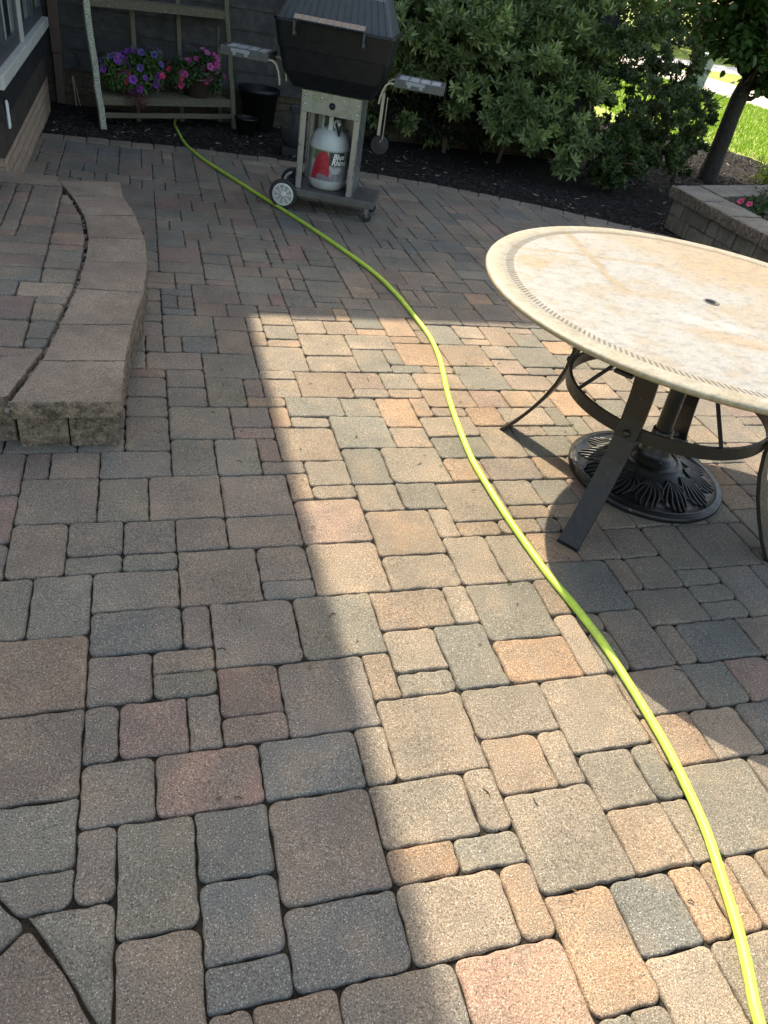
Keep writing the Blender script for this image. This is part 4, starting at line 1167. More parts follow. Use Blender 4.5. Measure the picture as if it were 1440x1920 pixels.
# ------------------------------------------------------------------ leaves
LEAF = np.array([(0, 0, 0), (0.28, 0.30, 0.03), (0.72, 0.24, 0.02), (1, 0, -0.10), (0.72, -0.24, 0.02), (0.28, -0.30, 0.03), (0.5, 0, -0.05)])
LEAFF = [(0, 6, 1), (1, 6, 2), (2, 6, 3), (3, 6, 4), (4, 6, 5), (5, 6, 0)]
def leaves_object(name, mat, pos, dirs, ups, lens, wids, cols, parent=None, tmpl=LEAF, faces=LEAFF):
    """pos, dirs, ups: (n,3) in modules; one template leaf each"""
    pos = np.asarray(pos, float); d = np.asarray(dirs, float); d /= np.linalg.norm(d, axis=1)[:, None] + 1e-9
    u = np.asarray(ups, float); s_ = np.cross(u, d); s_ /= np.linalg.norm(s_, axis=1)[:, None] + 1e-9; n_ = np.cross(d, s_)
    lens = np.asarray(lens)[:, None, None]; wids = np.asarray(wids)[:, None, None]
    T = tmpl[None]
    V = pos[:, None, :] + d[:, None, :] * T[:, :, 0:1] * lens + s_[:, None, :] * T[:, :, 1:2] * wids + n_[:, None, :] * T[:, :, 2:3] * lens
    nl, nv = len(pos), len(tmpl)
    V = (V.reshape(-1, 3) * U).astype(np.float32)
    F = np.array(faces)[None] + (np.arange(nl) * nv)[:, None, None]
    F = F.reshape(-1, len(faces[0]))
    me = bpy.data.meshes.new(name)
    me.vertices.add(len(V)); me.vertices.foreach_set('co', V.ravel())
    k = F.shape[1]
    me.loops.add(F.size); me.loops.foreach_set('vertex_index', F.ravel().astype(np.int32))
    me.polygons.add(len(F)); me.polygons.foreach_set('loop_start', np.arange(len(F), dtype=np.int32) * k)
    me.polygons.foreach_set('loop_total', np.full(len(F), k, dtype=np.int32))
    me.update(calc_edges=True)
    ca = me.color_attributes.new('Col', 'FLOAT_COLOR', 'POINT')
    cc = np.ones((nl, nv, 4), np.float32); cc[:, :, :3] = np.asarray(cols)[:, None, :]
    ca.data.foreach_set('color', cc.ravel())
    me.materials.append(mat)
    o = bpy.data.objects.new(name, me); C.objects.link(o)
    if parent: o.parent = parent
    return o
RS = np.random.RandomState(4)
def unit(v): return v / (np.linalg.norm(v, axis=-1, keepdims=True) + 1e-9)

def shrub(name, label, loc, lobes, nwh, leaflen, c0, c1, stems, mat=None, per=9, wid=0.34, group=None, shell=0.55, seed=1, flat=0.0):
    rs = np.random.RandomState(seed)
    root = thing(name, label, 'shrub', loc, 0, group)
    vol = np.array([l[3] * l[4] * l[5] for l in lobes], float) ** 0.667; vol /= vol.sum()
    P_, D_, UP, L_, Wd, CC = [], [], [], [], [], []
    ncl = max(6, nwh // 17)
    clumps = []
    for i in rs.choice(len(lobes), ncl, p=vol):
        cx_, cy_, cz_, rx, ry, rz = lobes[i]
        v = unit(rs.normal(size=3)); rr_ = shell + (1 - shell) * rs.rand() ** 0.5
        rr_ *= 1 + 0.12 * math.sin(v[0] * 7 + i) * math.cos(v[2] * 6 + i * 2)
        clumps.append((np.array([cx_ + v[0] * rx * rr_, cy_ + v[1] * ry * rr_, cz_ + v[2] * rz * rr_]), v, rr_))
    for q_ in range(nwh):
        cc_, v, rr_ = clumps[rs.randint(ncl)]
        dv = unit(rs.normal(size=3)) * np.array([1.0, 1.0, 0.7])
        c_ = cc_ + dv * leaflen * 1.55 * rs.rand() ** 0.4
        v = unit(v + dv * 0.6)
        if c_[2] < 0.4: continue
        ax = unit(v + np.array([0, -0.25, 0.75]) + rs.normal(size=3) * 0.3)
        t1 = unit(np.cross(ax, rs.normal(size=3))); t2 = np.cross(ax, t1)
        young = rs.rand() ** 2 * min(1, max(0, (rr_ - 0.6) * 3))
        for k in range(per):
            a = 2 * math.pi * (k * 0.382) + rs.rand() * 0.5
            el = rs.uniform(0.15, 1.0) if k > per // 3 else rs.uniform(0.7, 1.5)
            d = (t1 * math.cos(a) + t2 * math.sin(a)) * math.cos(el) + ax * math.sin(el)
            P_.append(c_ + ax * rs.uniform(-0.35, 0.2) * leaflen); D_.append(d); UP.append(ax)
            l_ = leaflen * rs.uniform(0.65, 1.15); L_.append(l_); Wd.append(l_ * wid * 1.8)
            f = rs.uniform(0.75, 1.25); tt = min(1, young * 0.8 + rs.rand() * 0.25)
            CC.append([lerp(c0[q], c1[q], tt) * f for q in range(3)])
    ob = leaves_object('foliage', mat or M_leaf, P_, D_, UP, L_, Wd, CC, root)
    st = MB(); r2 = random.Random(seed)
    for (x, y) in stems:
        near_ = sorted(lobes, key=lambda l: (l[0] - x) ** 2 + (l[1] - y) ** 2)[:4]
        for j in range(3):
            tx, ty, tz, *_ = near_[r2.randrange(len(near_))]
            pth = [(x, y, -0.3)]
            for q in range(1, 5):
                tt = q / 4; pth.append((lerp(x, tx, tt) + r2.uniform(-0.5, 0.5), lerp(y, ty, tt) + r2.uniform(-0.5, 0.5), lerp(0, tz * 0.9, tt)))
            st.tube(pth, [0.28, 0.22, 0.17, 0.12, 0.06], 7)
            for b_ in range(5):
                p0 = Vector(pth[2 + b_ % 3]); d = Vector((r2.uniform(-1, 1), r2.uniform(-1, 1), r2.uniform(0, 1))) * 3.0
                st.tube([p0, p0 + d * 0.5 + Vector((0, 0, 0.2)), p0 + d], [0.08, 0.06, 0.03], 5)
    if st.v: st.build('stems', M_twig, root)
    return root

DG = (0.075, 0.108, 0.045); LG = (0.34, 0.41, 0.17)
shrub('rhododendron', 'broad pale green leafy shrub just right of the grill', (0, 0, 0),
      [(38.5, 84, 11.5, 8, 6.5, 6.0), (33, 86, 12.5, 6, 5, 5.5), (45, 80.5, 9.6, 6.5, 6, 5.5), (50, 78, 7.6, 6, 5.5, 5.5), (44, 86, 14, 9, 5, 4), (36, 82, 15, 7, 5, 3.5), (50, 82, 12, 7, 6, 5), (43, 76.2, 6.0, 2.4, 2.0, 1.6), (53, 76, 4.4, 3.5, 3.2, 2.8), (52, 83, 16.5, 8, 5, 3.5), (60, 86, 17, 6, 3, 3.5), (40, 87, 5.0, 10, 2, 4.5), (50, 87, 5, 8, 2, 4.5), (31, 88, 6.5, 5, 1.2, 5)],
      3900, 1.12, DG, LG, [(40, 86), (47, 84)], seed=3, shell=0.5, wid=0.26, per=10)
shrub('rhododendron', 'small leafy shrub between the plant stand and the grill', (0, 0, 0),
      [(22, 86.3, 14.5, 3.2, 2.4, 3.0), (27, 86, 15, 4, 2.6, 3), (30, 85, 9.5, 2.0, 2.4, 2.6)],
      420, 0.9, DG, LG, [(26, 87)], seed=5)
shrub('boxwood_shrub', 'dark fine leaved shrub at the right end of the bed', (0, 0, 0),
      [(60, 79, 8.0, 5.5, 6, 6.5), (66, 80, 9.5, 5.5, 6, 6.5), (63, 78, 4.6, 5, 5, 3.6), (70, 82.5, 7.5, 4.2, 5, 6.0), (68, 80, 4.0, 4.5, 4, 3), (57, 82, 13, 6, 5, 4.5), (57.5, 84, 8, 4, 3, 5), (65, 82, 15, 6, 5, 3.5)],
      3600, 0.62, (0.038, 0.056, 0.024), (0.13, 0.17, 0.06), [(63, 81), (68, 82), (60, 82)], seed=8, per=8, shell=0.35)
shrub('hanging_shrub', 'low dark shrub trailing over the bed in front of the big shrubs', (0, 0, 0),
      [(57, 73.5, 3.4, 3.2, 2.4, 2.6), (61, 74, 3.0, 3, 2.2, 2.2)],
      420, 0.75, (0.026, 0.044, 0.014), (0.09, 0.13, 0.035), [(58, 75)], seed=9, per=8)

shrub('shade_fill_shrub', 'added low foliage with near-black leaves, put in for the deep shade under the pale leafy shrub', (0, 0, 0),  # added foliage, leaves coloured near black to deepen the shade below the shrub
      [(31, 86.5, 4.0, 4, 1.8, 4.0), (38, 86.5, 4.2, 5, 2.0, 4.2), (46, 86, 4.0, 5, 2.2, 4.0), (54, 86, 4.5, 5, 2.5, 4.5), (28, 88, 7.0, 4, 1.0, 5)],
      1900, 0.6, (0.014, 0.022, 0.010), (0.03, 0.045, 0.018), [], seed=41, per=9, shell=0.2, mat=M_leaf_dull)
# ------------------------------------------------------------------ tree by the lawn
def tree_near():
    root = thing('dogwood_tree', 'dark leaning tree trunk with broad leaves at the upper right beside the lawn', 'tree', (82.7, 87.3, 0))
    mb = MB()
    mb.tube([(0, 0, -0.6), (0.0, 0, 0.3), (0.15, 0.1, 2.5), (0.25, 0.1, 5.5), (0.1, 0.0, 8.5), (0.25, 0.1, 11.0), (0.8, 0.3, 13.5), (1.0, 0.8, 17), (0.5, 1.2, 22)], [2.0, 1.55, 1.30, 1.22, 1.15, 1.15, 0.95, 0.7, 0.4], 16)
    mb.build('trunk', M_bark, root)
    rs = np.random.RandomState(12)
    mb = MB(); tips = []
    br = [((0.3, 0.1, 10.6), (3.5, -0.8, 12.2)), ((0.5, 0.2, 12), (6.5, -2.5, 15)), ((0.7, 0.3, 13), (-6, -3.5, 16)), ((0.9, 0.5, 14.5), (-9, -1, 19)), ((1, 0.8, 16), (4, 6, 22)), ((1, 0.8, 16), (8, -5, 20)), ((0.9, 0.6, 15), (-4, 5, 21)), ((0.8, 0.4, 14), (2, -9, 19)), ((1, 0.9, 18), (0, 0, 28)), ((1, 0.9, 18), (-8, -6, 25)), ((1, .9, 18), (9, 3, 26)), ((0.7, 0.3, 12.5), (-3.5, -6, 15.5)), ((1, 0.9, 19), (-10, 4, 27)), ((1, 0.9, 19), (5, -10, 26))]
    for a, b in br:
        a = Vector(a); b = Vector(b); mid = a.lerp(b, 0.5) + Vector((0, 0, -0.5))
        mb.tube([a, a.lerp(mid, 0.5) + Vector((0, 0, .2)), mid, mid.lerp(b, 0.5), b], [0.55, 0.42, 0.32, 0.2, 0.08], 9)
        tips += [(a.lerp(b, t_)) for t_ in (0.45, 0.6, 0.7, 0.8, 0.9, 1.0)]
    mb.build('branches', M_bark, root)
    P_, D_, UP, L_, Wd, CC = [], [], [], [], [], []
    for tp in tips:
        nl = 64
        for k in range(nl):
            c_ = np.array(tp) + rs.normal(size=3) * np.array([2.0, 2.0, 1.3])
            if c_[2] < (15.3 if c_[0] < 0 else 12.0) + rs.normal() * 0.35: continue
            d = unit(np.array([rs.normal(), rs.normal(), -0.45 + rs.normal() * 0.35]))
            P_.append(c_); D_.append(d); UP.append(unit(np.array([rs.normal() * 0.4, rs.normal() * 0.4, 1.0])))
            l_ = rs.uniform(0.95, 1.6); L_.append(l_); Wd.append(l_ * 0.95)
            f = rs.uniform(0.8, 1.2); CC.append([0.045 * f, 0.085 * f, 0.020 * f])
    for k in range(5200):      # upper crown out of view, lobes added to shade trunk, bed and wall
        q = rs.randint(7)
        cc_ = [(-6, 8, 30), (2, 10, 32), (-4, 24, 34), (-14, 22, 30), (-8, 14, 38), (-5, 2, 42), (-14, 32, 32)][q]
        v = unit(rs.normal(size=3)) * rs.rand() ** 0.4
        c_ = np.array(cc_) + v * np.array([11, 11, 7.5])
        P_.append(c_); D_.append(unit(np.array([rs.normal(), rs.normal(), -0.3]))); UP.append(unit(np.array([rs.normal() * 0.4, rs.normal() * 0.4, 1.0])))
        l_ = rs.uniform(1.6, 2.6); L_.append(l_); Wd.append(l_ * 0.95); f = rs.uniform(0.8, 1.2); CC.append([0.045 * f, 0.085 * f, 0.020 * f])
    leaves_object('crown', M_leaf, P_, D_, UP, L_, Wd, CC, root)
tree_near()
# small shoot standing up beside the dark shrub
shrub('shoot_shrub', 'thin leafy shoots sticking out against the bright lawn', (0, 0, 0),
      [(76, 84.5, 6.5, 1.6, 2.0, 3.2), (77.5, 85.5, 10.2, 1.3, 1.2, 1.2), (75, 83, 2.8, 2.2, 2, 1.8)], 130, 0.7, (0.02, 0.034, 0.012), (0.05, 0.08, 0.03), [(74.5, 84)], seed=21, per=8)

# yellow green fern clump
def fern():
    root = thing('fern_clump', 'bright yellow green ferny clump at the lawn edge on the right', 'fern', (95.0, 86.5, 0))
    rs = np.random.RandomState(3)
    P_, D_, UP, L_, Wd, CC = [], [], [], [], [], []
    st = MB()
    for f in range(230):
        a = rs.rand() * 6.283; el = rs.uniform(0.5, 1.45); ln = rs.uniform(3.8, 7.6)
        d0 = Vector((math.cos(a) * math.cos(el), math.sin(a) * math.cos(el), math.sin(el)))
        b0 = Vector((rs.normal() * 2.0, rs.normal() * 1.4, 0))
        pts = []
        for k in range(13):
            t_ = k / 12; p_ = b0 + d0 * ln * t_ + Vector((0, 0, -1.6 * t_ * t_)) ; pts.append(p_)
        st.tube(pts[::3], 0.03, 4, cap=False)
        sd_ = d0.cross(Vector((0, 0, 1))).normalized()
        for k in range(2, 13):
            for s_ in (-1, 1):
                P_.append(pts[k]); D_.append(sd_ * s_ + d0 * 0.5 + Vector((0, 0, rs.normal() * 0.2))); UP.append((rs.normal() * .3, rs.normal() * .3, 1)); l_ = 0.55 * (1 - k / 16); L_.append(l_); Wd.append(l_ * 0.5)
                g = rs.uniform(0.8, 1.2); CC.append([0.24 * g, 0.33 * g, 0.04 * g])
    st.build('stems', M_twig, root)
    leaves_object('fronds', M_leaf, P_, D_, UP, L_, Wd, CC, root)
fern()

# ------------------------------------------------------------------ planter wall on the right
def planter():
    t = thing('planter_wall', 'low stacked stone planter wall with pale cap stones behind the table', 'wall', (0, 0, 0))
    rn = random.Random(9)
    def wcol(): 
        f = rn.uniform(0.8, 1.1); return (0.17 * f, 0.145 * f, 0.115 * f, rn.random())
    AX = 57.6
    # courses along the front run (towards the viewer) and the back run (away to the right)
    bl = MB()
    for c_ in range(2):
        z0 = c_ * 1.55 - 0.06; y = 60.0 - (0.0 if c_ % 2 else 1.0)
        first = True
        while y > 10:
            ln = rn.uniform(3.0, 4.6)
            if first: y = 60.0; ln = 4.2 - 1.9 * (c_ % 2); first = False
            bl.col = wcol()
            stone(bl, [(AX, y - ln), (AX + 3.4, y - ln), (AX + 3.4, y), (AX, y)], z0, z0 + 1.55, gap=0.13, rad=0.3, bev=0.2, jit=0.09, rn=rn, tilt=0.03)
            y -= ln
        x = AX + 3.45; x_end = 92
        while x < x_end:
            ln = rn.uniform(2.4, 3.6); bl.col = wcol()
            yo = lambda xx: 60.0 + (xx - AX) * 0.33
            stone(bl, [(x, yo(x) - 3.4), (x + ln, yo(x + ln) - 3.4), (x + ln, yo(x + ln)), (x, yo(x))], z0, z0 + 1.55, gap=0.10, rad=0.22, bev=0.15, jit=0.05, rn=rn)
            x += ln
    bl.build('block_course', M_wallblk, t)
    ZC = 3.04
    ys = [60.4, 55.0, 50.0, 45.0, 40.0, 34.5, 29.0, 23.5, 18, 12]
    for i in range(len(ys) - 1):
        cp = MB(); x0 = AX - 0.35
        if i == 0: poly = [(x0, 60.6), (x0, ys[1]), (x0 + 4.6, ys[1] + 0.6), (x0 + 4.6, 62.1)]
        else: poly = [(x0, ys[i]), (x0, ys[i + 1]), (x0 + 4.6, ys[i + 1] + 0.6), (x0 + 4.6, ys[i] + 0.6)]
        stone(cp, poly, ZC, ZC + 1.15, gap=0.07, rad=0.18, bev=0.15, jit=0.09, rn=rn, tilt=0.02); cp.build('cap_stone', M_wallcap, t)
    x = AX + 4.3
    while x < 92:
        yo = lambda xx: 60.6 + (xx - AX) * 0.33
        cp = MB(); stone(cp, [(x, yo(x) - 4.4), (x + 4.8, yo(x + 4.8) - 4.4), (x + 4.8, yo(x + 4.8)), (x, yo(x))], ZC, ZC + 1.15, gap=0.07, rad=0.12, bev=0.1, jit=0.05, rn=rn, tilt=0.015); cp.build('cap_stone', M_wallcap, t)
        x += 4.8
    so_ = MB(); so_.add([(AX + 4, 10, 2.9), (92, 10, 2.9), (92, 66, 2.9), (AX + 4, 58, 2.9)], [(0, 1, 2, 3)]); so_.build('planting_soil', M_mulch, t)
planter()
def flower_plant(name, label, loc, lobes, nleaf, nfl, fcols, fsize, leafcol, cat='flowers', seed=1, group=None, leaflen=0.5, trailing=False):
    rs = np.random.RandomState(seed)
    root = thing(name, label, cat, loc, 0, group)
    P_, D_, UP, L_, Wd, CC = [], [], [], [], [], []
    for k in range(nleaf):
        l = lobes[rs.randint(len(lobes))]; v = unit(rs.normal(size=3)) * rs.rand() ** 0.4
        P_.append([l[0] + v[0] * l[3], l[1] + v[1] * l[4], l[2] + v[2] * l[5]]); D_.append(unit(v + rs.normal(size=3) * 0.7)); UP.append(v + np.array([0, 0, 0.6]))
        q = leaflen * rs.uniform(0.6, 1.2); L_.append(q); Wd.append(q * 0.7); f = rs.uniform(0.7, 1.3); CC.append([c * f for c in leafcol])
    leaves_object('foliage', M_leaf, P_, D_, UP, L_, Wd, CC, root)
    fl = MB(); r2 = random.Random(seed)
    for k in range(nfl):
        l = lobes[rs.randint(len(lobes))]; v = unit(rs.normal(size=3) + np.array([0, -0.7, 0.55]))
        c_ = Vector((l[0] + v[0] * l[3] * 1.08, l[1] + v[1] * l[4] * 1.08, l[2] + v[2] * l[5] * 1.08)); ax = Vector(v) + Vector((0, -0.6, 0.2)); ax.normalize()
        Mx = Matrix.Translation(c_) @ ax.to_track_quat('Z', 'Y').to_matrix().to_4x4()
        col = r2.choice(fcols); s_ = fsize * r2.uniform(0.75, 1.15)
        n = 20; vs = []
        for ring, (rr_, zz) in enumerate(((0.12, -0.25), (0.45, 0.0), (1.0, 0.12))):
            for i in range(n):
                a = 2 * math.pi * i / n; rad_ = rr_ * (1 + (0.14 * math.cos(5 * a) if ring == 2 else 0)); vs.append(Mx @ Vector((rad_ * s_ * math.cos(a), rad_ * s_ * math.sin(a), zz * s_ + (0.08 * s_ * math.cos(5 * a) if ring == 2 else 0))))
        o0 = len(fl.v); fl.col = col + (1,)
        fl.add(vs, [(r * n + i, r * n + (i + 1) % n, (r + 1) * n + (i + 1) % n, (r + 1) * n + i) for r in range(2) for i in range(n)], True)
        dk = tuple(c * 0.3 for c in col) + (1,)
        for i in range(n): fl.c[o0 + i] = dk
        fl.add([vs[i] for i in range(n)], [list(range(n))], False)
    fl.build('blossoms', M_petal, root)
    return root
PU = [(0.19, 0.04, 0.33), (0.15, 0.035, 0.27), (0.23, 0.06, 0.38), (0.11, 0.07, 0.26)]
PK = [(0.36, 0.035, 0.20), (0.42, 0.09, 0.27), (0.28, 0.03, 0.17)]
RD = [(0.55, 0.03, 0.10), (0.50, 0.03, 0.16)]
def rkp(x, y, z):
    v = Vector((-1.8, 78.8, 0)) + Matrix.Rotation(R(26.5), 3, 'Z') @ Vector((x, y, 0)); return (v.x, v.y, z)
M_pot = mat_plain('pot_brown', (0.05, 0.032, 0.024), 0.6, var=0.2)
M_potb = mat_plain('pot_black', (0.004, 0.004, 0.004), 0.5)
def pot(label, loc, r, h, mat, cat='pot', group=None):
    mb = MB(); mb.lathe([(0, 0.02), (r * 0.72, 0.02), (r * 0.74, 0.05), (r * 0.98, h * 0.88), (r * 1.08, h * 0.9), (r * 1.08, h), (r * 0.96, h), (r * 0.94, h * 0.85), (0, h * 0.85)], 36)
    o = mb.build('plant_pot', mat); o.location = Vector(loc) * U; return tag(o, label, cat, group)
pot('brown pot of purple petunias on the left of the lower shelf', rkp(4.6, 1.9, 2.82), 1.5, 1.9, M_pot)
pot('brown pot under pink petunias on the right of the lower shelf', rkp(12.4, 1.9, 2.82), 1.6, 2.0, M_pot)
G1 = (0.06, 0.12, 0.03)
a = rkp(4.2, 1.5, 4.7)
flower_plant('petunia_plant', 'purple petunias bushing out of the left pot on the plant stand', a, [(-1.6, -0.8, 0.3, 1.5, 1.2, 1.5), (1.0, 0.3, 0.8, 2.2, 1.4, 1.7), (0.0, -0.3, -0.4, 2.6, 1.4, 1.0), (2.4, 0.9, 1.2, 0.9, 1.0, 1.6)], 2600, 40, PU, 0.37, G1, seed=2, leaflen=0.55)
a = rkp(12.0, 1.6, 5.0)
flower_plant('petunia_plant', 'pink petunias bushing out of the right pot on the plant stand', a, [(-1.5, -0.9, 0.2, 1.6, 1.3, 1.3), (0.8, 0.2, 0.8, 2.0, 1.4, 1.7), (1.6, 0.8, -0.2, 1.6, 1.4, 1.4)], 2600, 30, PK, 0.37, (0.045, 0.085, 0.03), seed=5, leaflen=0.5)
a = rkp(6.0, -0.1, 4.0)
flower_plant('geranium_plant', 'red flowered plant spilling over the shelf front below the purple petunias', a, [(-2.9, -0.2, 0.5, 0.9, 0.6, 0.8), (0.0, 0.1, 0.6, 1.4, 0.7, 0.9), (2.4, 0.3, 1.2, 0.9, 0.7, 1.0)], 420, 12, RD, 0.32, (0.06, 0.10, 0.03), seed=9, leaflen=0.4)
a = rkp(3.6, -0.5, 2.9)
flower_plant('trailing_plant', 'small plum leaved plant trailing over the front of the lower shelf', a, [(0, 0, 0.3, 1.3, 0.4, 0.9), (0.6, -0.1, -0.4, 0.9, 0.3, 0.6)], 480, 2, RD, 0.12, (0.13, 0.045, 0.06), cat='plant', seed=10, leaflen=0.22)
pot('black nursery pot on the mulch by the right foot of the plant stand', (13.9, 83.6, -0.2), 1.3, 1.9, M_potb)
pot('large black tub standing between the plant stand and the grill', (15.8, 87.2, -0.2), 2.3, 4.6, M_potb, 'tub')
# round drum behind the cart
mb = MB(); Mx = Matrix.Rotation(R(90), 4, 'X')
mb.lathe([(0, 0.9), (1.5, 0.9), (1.75, 0.7), (1.75, -0.7), (1.5, -0.9), (0, -0.9)], 32, M=Mx); mb.box(-0.9, -0.6, 1.3, 1.4, 0.6, 2.6, 0.2); mb.box(-1.4, -0.8, -2.6, 1.4, 0.8, -1.6, 0.1)
o = mb.build('hose_reel', mat_plain('reel_grey', (0.02, 0.021, 0.021), 0.6)); o.location = Vector((18.6, 76.0, 2.3)) * U; o.rotation_euler = (0, 0, R(-20))
tag(o, 'dark round reel half hidden behind the left side of the grill cart', 'reel')
flower_plant('impatiens_plant', 'pink impatiens growing inside the planter wall', (66.5, 54.5, 3.0), [(0, 0, 0.4, 3.2, 5.5, 1.2), (4, 2, 0.8, 4, 6, 1.5), (2.5, -6, 0.4, 4, 5, 1.2)], 2200, 30, [(0.50, 0.04, 0.12), (0.55, 0.06, 0.16)], 0.42, (0.035, 0.065, 0.022), seed=14, leaflen=0.6)

# ------------------------------------------------------------------ mulch chips, litter
def chips():
    rs = np.random.RandomState(6); mb = MB(); rn = random.Random(6)
    n = 0
    while n < 9000:
        if n < 3600: x = rs.uniform(-7, 60); y = arc_y(x) + abs(rs.normal()) * 7 + 0.1
        else: x = rs.uniform(55, 108); y = rs.uniform(60, 126)
        if x > bed_edge(y) - 1 or (AXW < x and y < 60.5 + (x - AXW) * 0.33): continue
        if y < arc_y(min(x, 61)) + 0.1 and x < 60: continue
        if y > 89.5 and x < 62: continue
        ln = rs.uniform(0.15, 0.75) * (1.3 if x > 55 else 1); wd = rs.uniform(0.05, 0.16); a = rs.rand() * 6.28
        k = rs.rand()
        c_ = (0.018, 0.015, 0.013) if k < 0.80 else ((0.05, 0.04, 0.033) if k < 0.98 else (0.30, 0.27, 0.23))
        mb.col = c_ + (1,)
        Mx = Matrix.Translation((x, y, -0.22 + rs.uniform(0, 0.16))) @ Matrix.Rotation(a, 4, 'Z') @ Matrix.Rotation(rs.normal() * 0.35, 4, 'Y')
        mb.box(-ln / 2, -wd / 2, -0.03, ln / 2, wd / 2, 0.03, 0, Mx)
        n += 1
    mt, t, p, o = newmat('chip_bark'); vc = vcol(t); t.links.new(vc.outputs[0], p.inputs['Base Color']); p.inputs['Roughness'].default_value = 0.9
    o = mb.build('mulch_chips', mt, kind='stuff')
    mb = MB(); rn = random.Random(8)
    for k in range(46):
        x = rn.uniform(4, 24); y = rn.uniform(-8, 36); a = rn.uniform(0, 6.28); ln = rn.uniform(0.08, 0.34)
        mb.col = (0.05, 0.035, 0.025, 1)
        mb.tube([(x, y, 0.03), (x + ln * .5 * math.cos(a), y + ln * .5 * math.sin(a), 0.06), (x + ln * math.cos(a + .3), y + ln * math.sin(a + .3), 0.03)], 0.018, 5)
    mb.build('twig_litter', mt, kind='stuff')
AXW = 57.6
chips()
def sprouts():
    rs = np.random.RandomState(15); P_, D_, UP, L_, Wd, CC = [], [], [], [], [], []
    for (x, y, n) in ((12.05, 17.0, 9), (23.0, 22.0, 5), (9.0, 15.9, 3), (16.0, 5.9, 3), (6.0, 24.0, 3), (19.9, 24.1, 4), (13.0, 26.0, 3), (5.0, 5.0, 3), (21.0, 25.1, 4), (17.0, 30.0, 4), (25.0, 18.1, 4)):
        for k in range(n):
            P_.append((x + rs.normal() * .05, y + rs.normal() * .05, -0.05)); D_.append((rs.normal(), rs.normal(), 1.3)); UP.append((rs.normal(), rs.normal(), .3)); l_ = rs.uniform(.10, .22); L_.append(l_); Wd.append(l_ * .7); CC.append((.10, .17, .03))
    o = leaves_object('weed_sprouts', M_leaf, P_, D_, UP, L_, Wd, CC); tag(o, kind='stuff')
    # dry leaf bits
    P_, D_, UP, L_, Wd, CC = [], [], [], [], [], []
    for k in range(150):
        x = rs.uniform(-3, 34); y = rs.uniform(-8, 66)
        if rs.rand() < .5: x = round(x)
        P_.append((x, y, 0.03)); a = rs.rand() * 6.28; D_.append((math.cos(a), math.sin(a), 0.05)); UP.append((0, 0, 1)); l_ = rs.uniform(.06, .26); L_.append(l_); Wd.append(l_ * .5); f = rs.uniform(.5, 1.3); CC.append((.11 * f, .075 * f, .04 * f))
    o = leaves_object('leaf_litter', M_leaf_dull, P_, D_, UP, L_, Wd, CC); tag(o, kind='stuff')
sprouts()

# ------------------------------------------------------------------ lawn blades (near strip), pavement, street
def blades():
    rs = np.random.RandomState(2); n = 60000
    x = rs.uniform(100, 215, n); y = rs.uniform(95, 290, n)
    k = x > 113 - 0.035 * np.maximum(0, y - 108) ** 2
    # keep what the photograph can see: a wedge beyond the bed, before the pavement
    swl = lambda yy: 168 + (yy - 200) * 0.0
    ok = k & (x < 182 - 0.12 * (y - 200)) & (y < 290)
    x, y = x[ok], y[ok]; n = len(x)
    P_ = np.stack([x, y, np.full(n, -0.85)], 1)
    D_ = unit(np.stack([rs.normal(size=n) * 0.35, rs.normal(size=n) * 0.35, np.ones(n)], 1))
    UPv = rs.normal(size=(n, 3))
    l_ = rs.uniform(0.6, 1.3, n)
    f = rs.uniform(0.8, 1.25, n)
    c_ = np.stack([0.15 * f, 0.235 * f, 0.02 * f], 1)
    T = np.array([(0, 0.5, 0), (0, -0.5, 0), (1, 0, 0)])
    o = leaves_object('lawn_blades', M_leaf, P_, D_, UPv, l_, np.full(n, 0.22), c_, tmpl=T, faces=[(0, 1, 2)])
    tag(o, kind='stuff')
blades()
M_conc = mat_soil('pavement_concrete', (0.42, 0.38, 0.33), (0.50, 0.46, 0.40), 3, 60, 0.002)
M_street = mat_soil('street_concrete', (0.46, 0.45, 0.44), (0.54, 0.53, 0.52), 2, 60, 0.002)
def strip(name, x0, x1, z, mat, slope=0.0):
    mb = MB()
    y0, y1 = -900, 2500
    n = 24
    vs = []
    for i in range(n + 1):
        y = lerp(y0, y1, i / n); dx = slope * (y - 200)
        vs += [(x0 + dx, y, z), (x1 + dx, y, z)]
    mb.add(vs, [(2 * i, 2 * i + 1, 2 * i + 3, 2 * i + 2) for i in range(n)])
    return mb.build(name, mat, kind='structure')
def quad(name, pts, z, mat):
    mb = MB(); mb.add([(x, y, z) for x, y in pts], [(0, 1, 2, 3)]); return mb.build(name, mat, kind='structure')
quad('pavement', [(183 + 36, -100), (229 + 36, -100), (229 - 14, 314), (183 - 13, 307)], -0.74, M_conc)
quad('street', [(-900, 148), (1500, 508), (1500, 551), (-900, 191)], -0.75, M_street)
# pavement joints
mb = MB()
for k in range(18):
    y = 60 + k * 16; x0 = 183 - 0.12 * (y - 200); mb.box(x0, y, -0.735, x0 + 46, y + 0.25, -0.72)
mb.build('pavement_joints', mat_plain('joint_dark', (0.20, 0.18, 0.15), 0.9), kind='structure')

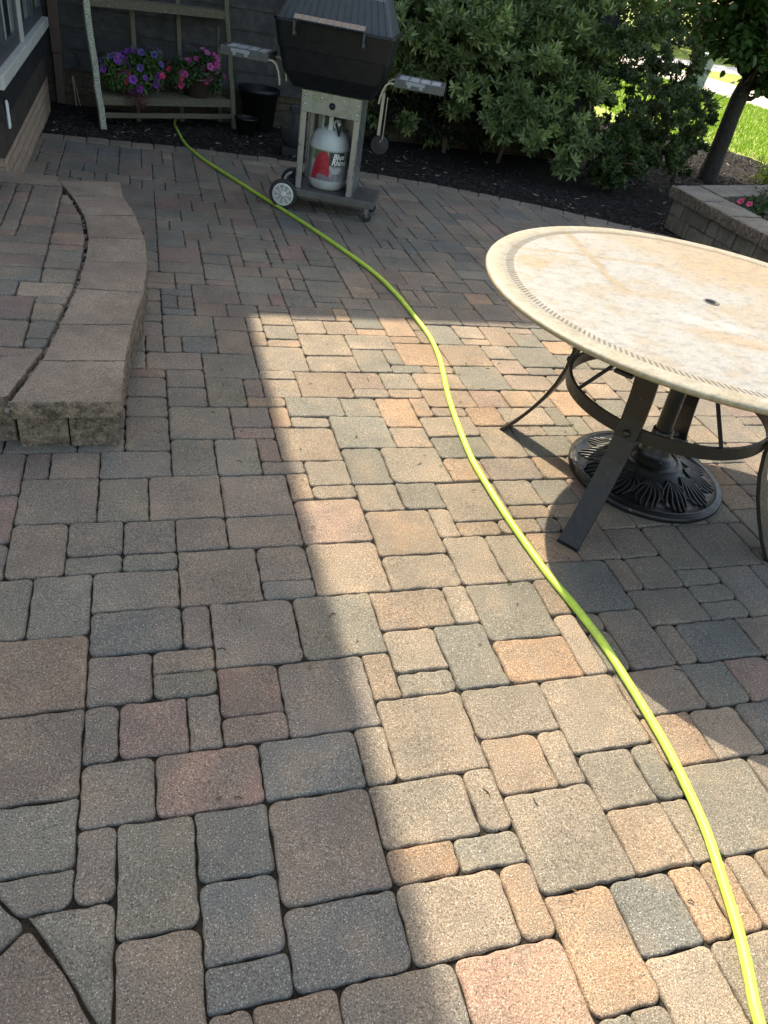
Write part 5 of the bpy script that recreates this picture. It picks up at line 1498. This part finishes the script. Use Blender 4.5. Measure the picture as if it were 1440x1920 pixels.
def far_tree(label, loc, h, r, seed, col=(0.035, 0.060, 0.022), n=2600, leaf=3.0, group='trees beyond the street', tr=2.6):
    root = thing('shade_tree', label, 'tree', loc, 0, group)
    rs = np.random.RandomState(seed)
    mb = MB(); mb.tube([(0, 0, -1), (0.3, 0, h * .2), (-0.4, 0.3, h * .45), (0.2, 0, h * .8)], [tr, tr * .8, tr * .55, tr * .15], 12)
    for k in range(7):
        a = rs.rand() * 6.28; z0 = h * rs.uniform(.2, .5)
        mb.tube([(0, 0, z0), (math.cos(a) * r * .4, math.sin(a) * r * .4, z0 + h * .15), (math.cos(a) * r * .8, math.sin(a) * r * .8, z0 + h * .2)], [tr * .4, tr * .25, tr * .08], 7)
    mb.build('trunk', M_bark, root)
    P_, D_, UP, L_, Wd, CC = [], [], [], [], [], []
    cl = [(rs.normal(size=3) * np.array([r * .42, r * .42, h * .17]) + np.array([0, 0, h * .56]), r * rs.uniform(.22, .42)) for _ in range(26)]
    for k in range(n):
        c_, q = cl[rs.randint(len(cl))]; v = unit(rs.normal(size=3)); 
        P_.append(c_ + v * q * (0.55 + .45 * rs.rand())); D_.append(unit(v + rs.normal(size=3) * .8 + np.array([0, 0, -.3]))); UP.append(v + np.array([0, 0, .5]))
        l_ = leaf * rs.uniform(.5, 1.2); L_.append(l_); Wd.append(l_ * .9); f = rs.uniform(.7, 1.35); CC.append([c * f for c in col])
    leaves_object('crown', M_leaf_dull, P_, D_, UP, L_, Wd, CC, root)
spots = [((225, 520, -1), 170, 70, 'leftmost big tree beyond the street, half behind the dark shrub'), ((318, 470, -1), 150, 62, 'big tree beyond the street with its trunk hidden by near leaves'),
         ((400, 560, -1), 180, 75, 'big dark tree beyond the shaded lawn strip, left of the near trunk'), ((470, 500, -1), 150, 70, 'big dark tree beyond the shaded lawn strip, behind the near trunk'),
         ((560, 560, -1), 180, 85, 'rightmost big tree beyond the street'), ((120, 560, -1), 170, 80, 'big tree beyond the street hidden behind the shrubs')]
for i, (loc, h, r, lab) in enumerate(spots):
    far_tree(lab, loc, h, r, 30 + i, n=5200, leaf=5.5, tr=4)
# low hedge beyond the shaded strip
def far_hedge():
    rs = np.random.RandomState(77); P_, D_, UP, L_, Wd, CC = [], [], [], [], [], []
    root = thing('far_hedge', 'long dark hedge across the far end of the shaded lawn', 'hedge', (0, 0, 0))
    for k in range(16000):
        a = rs.uniform(150, 640); b = 500 + (a - 330) * 0.35 + rs.normal() * 6; z = rs.uniform(0, 1) ** 1.4 * 55 * (0.7 + 0.3 * math.sin(a / 9))
        P_.append((a, b, z - 0.8)); D_.append(rs.normal(size=3)); UP.append((0, -0.5, 1)); l_ = rs.uniform(2, 4.5); L_.append(l_); Wd.append(l_); f = rs.uniform(.6, 1.3); CC.append((0.035 * f, 0.055 * f, 0.025 * f))
    leaves_object('foliage', M_leaf_dull, P_, D_, UP, L_, Wd, CC, root)
far_hedge()
# grey bin on the pavement edge
mb = MB(); frus(mb, (-2.2, -2.2, 2.2, 2.2), (-2.7, -2.7, 2.7, 2.7), -0.7, 8.2, 0.6); bn = mb.build('bin', mat_plain('bin_green', (0.16, 0.21, 0.19), 0.6))
mb = MB(); frus(mb, (-2.9, -2.9, 2.9, 2.9), (-2.6, -2.6, 2.6, 2.6), 8.2, 9.3, 0.6); mb.build('lid', mat_plain('bin_lid', (0.42, 0.46, 0.48), 0.5), bn)
bn.location = Vector((176.5, 228, 0)) * U; tag(bn, 'grey wheelie bin on the lawn beside the pavement, half hidden by the shrub', 'bin')
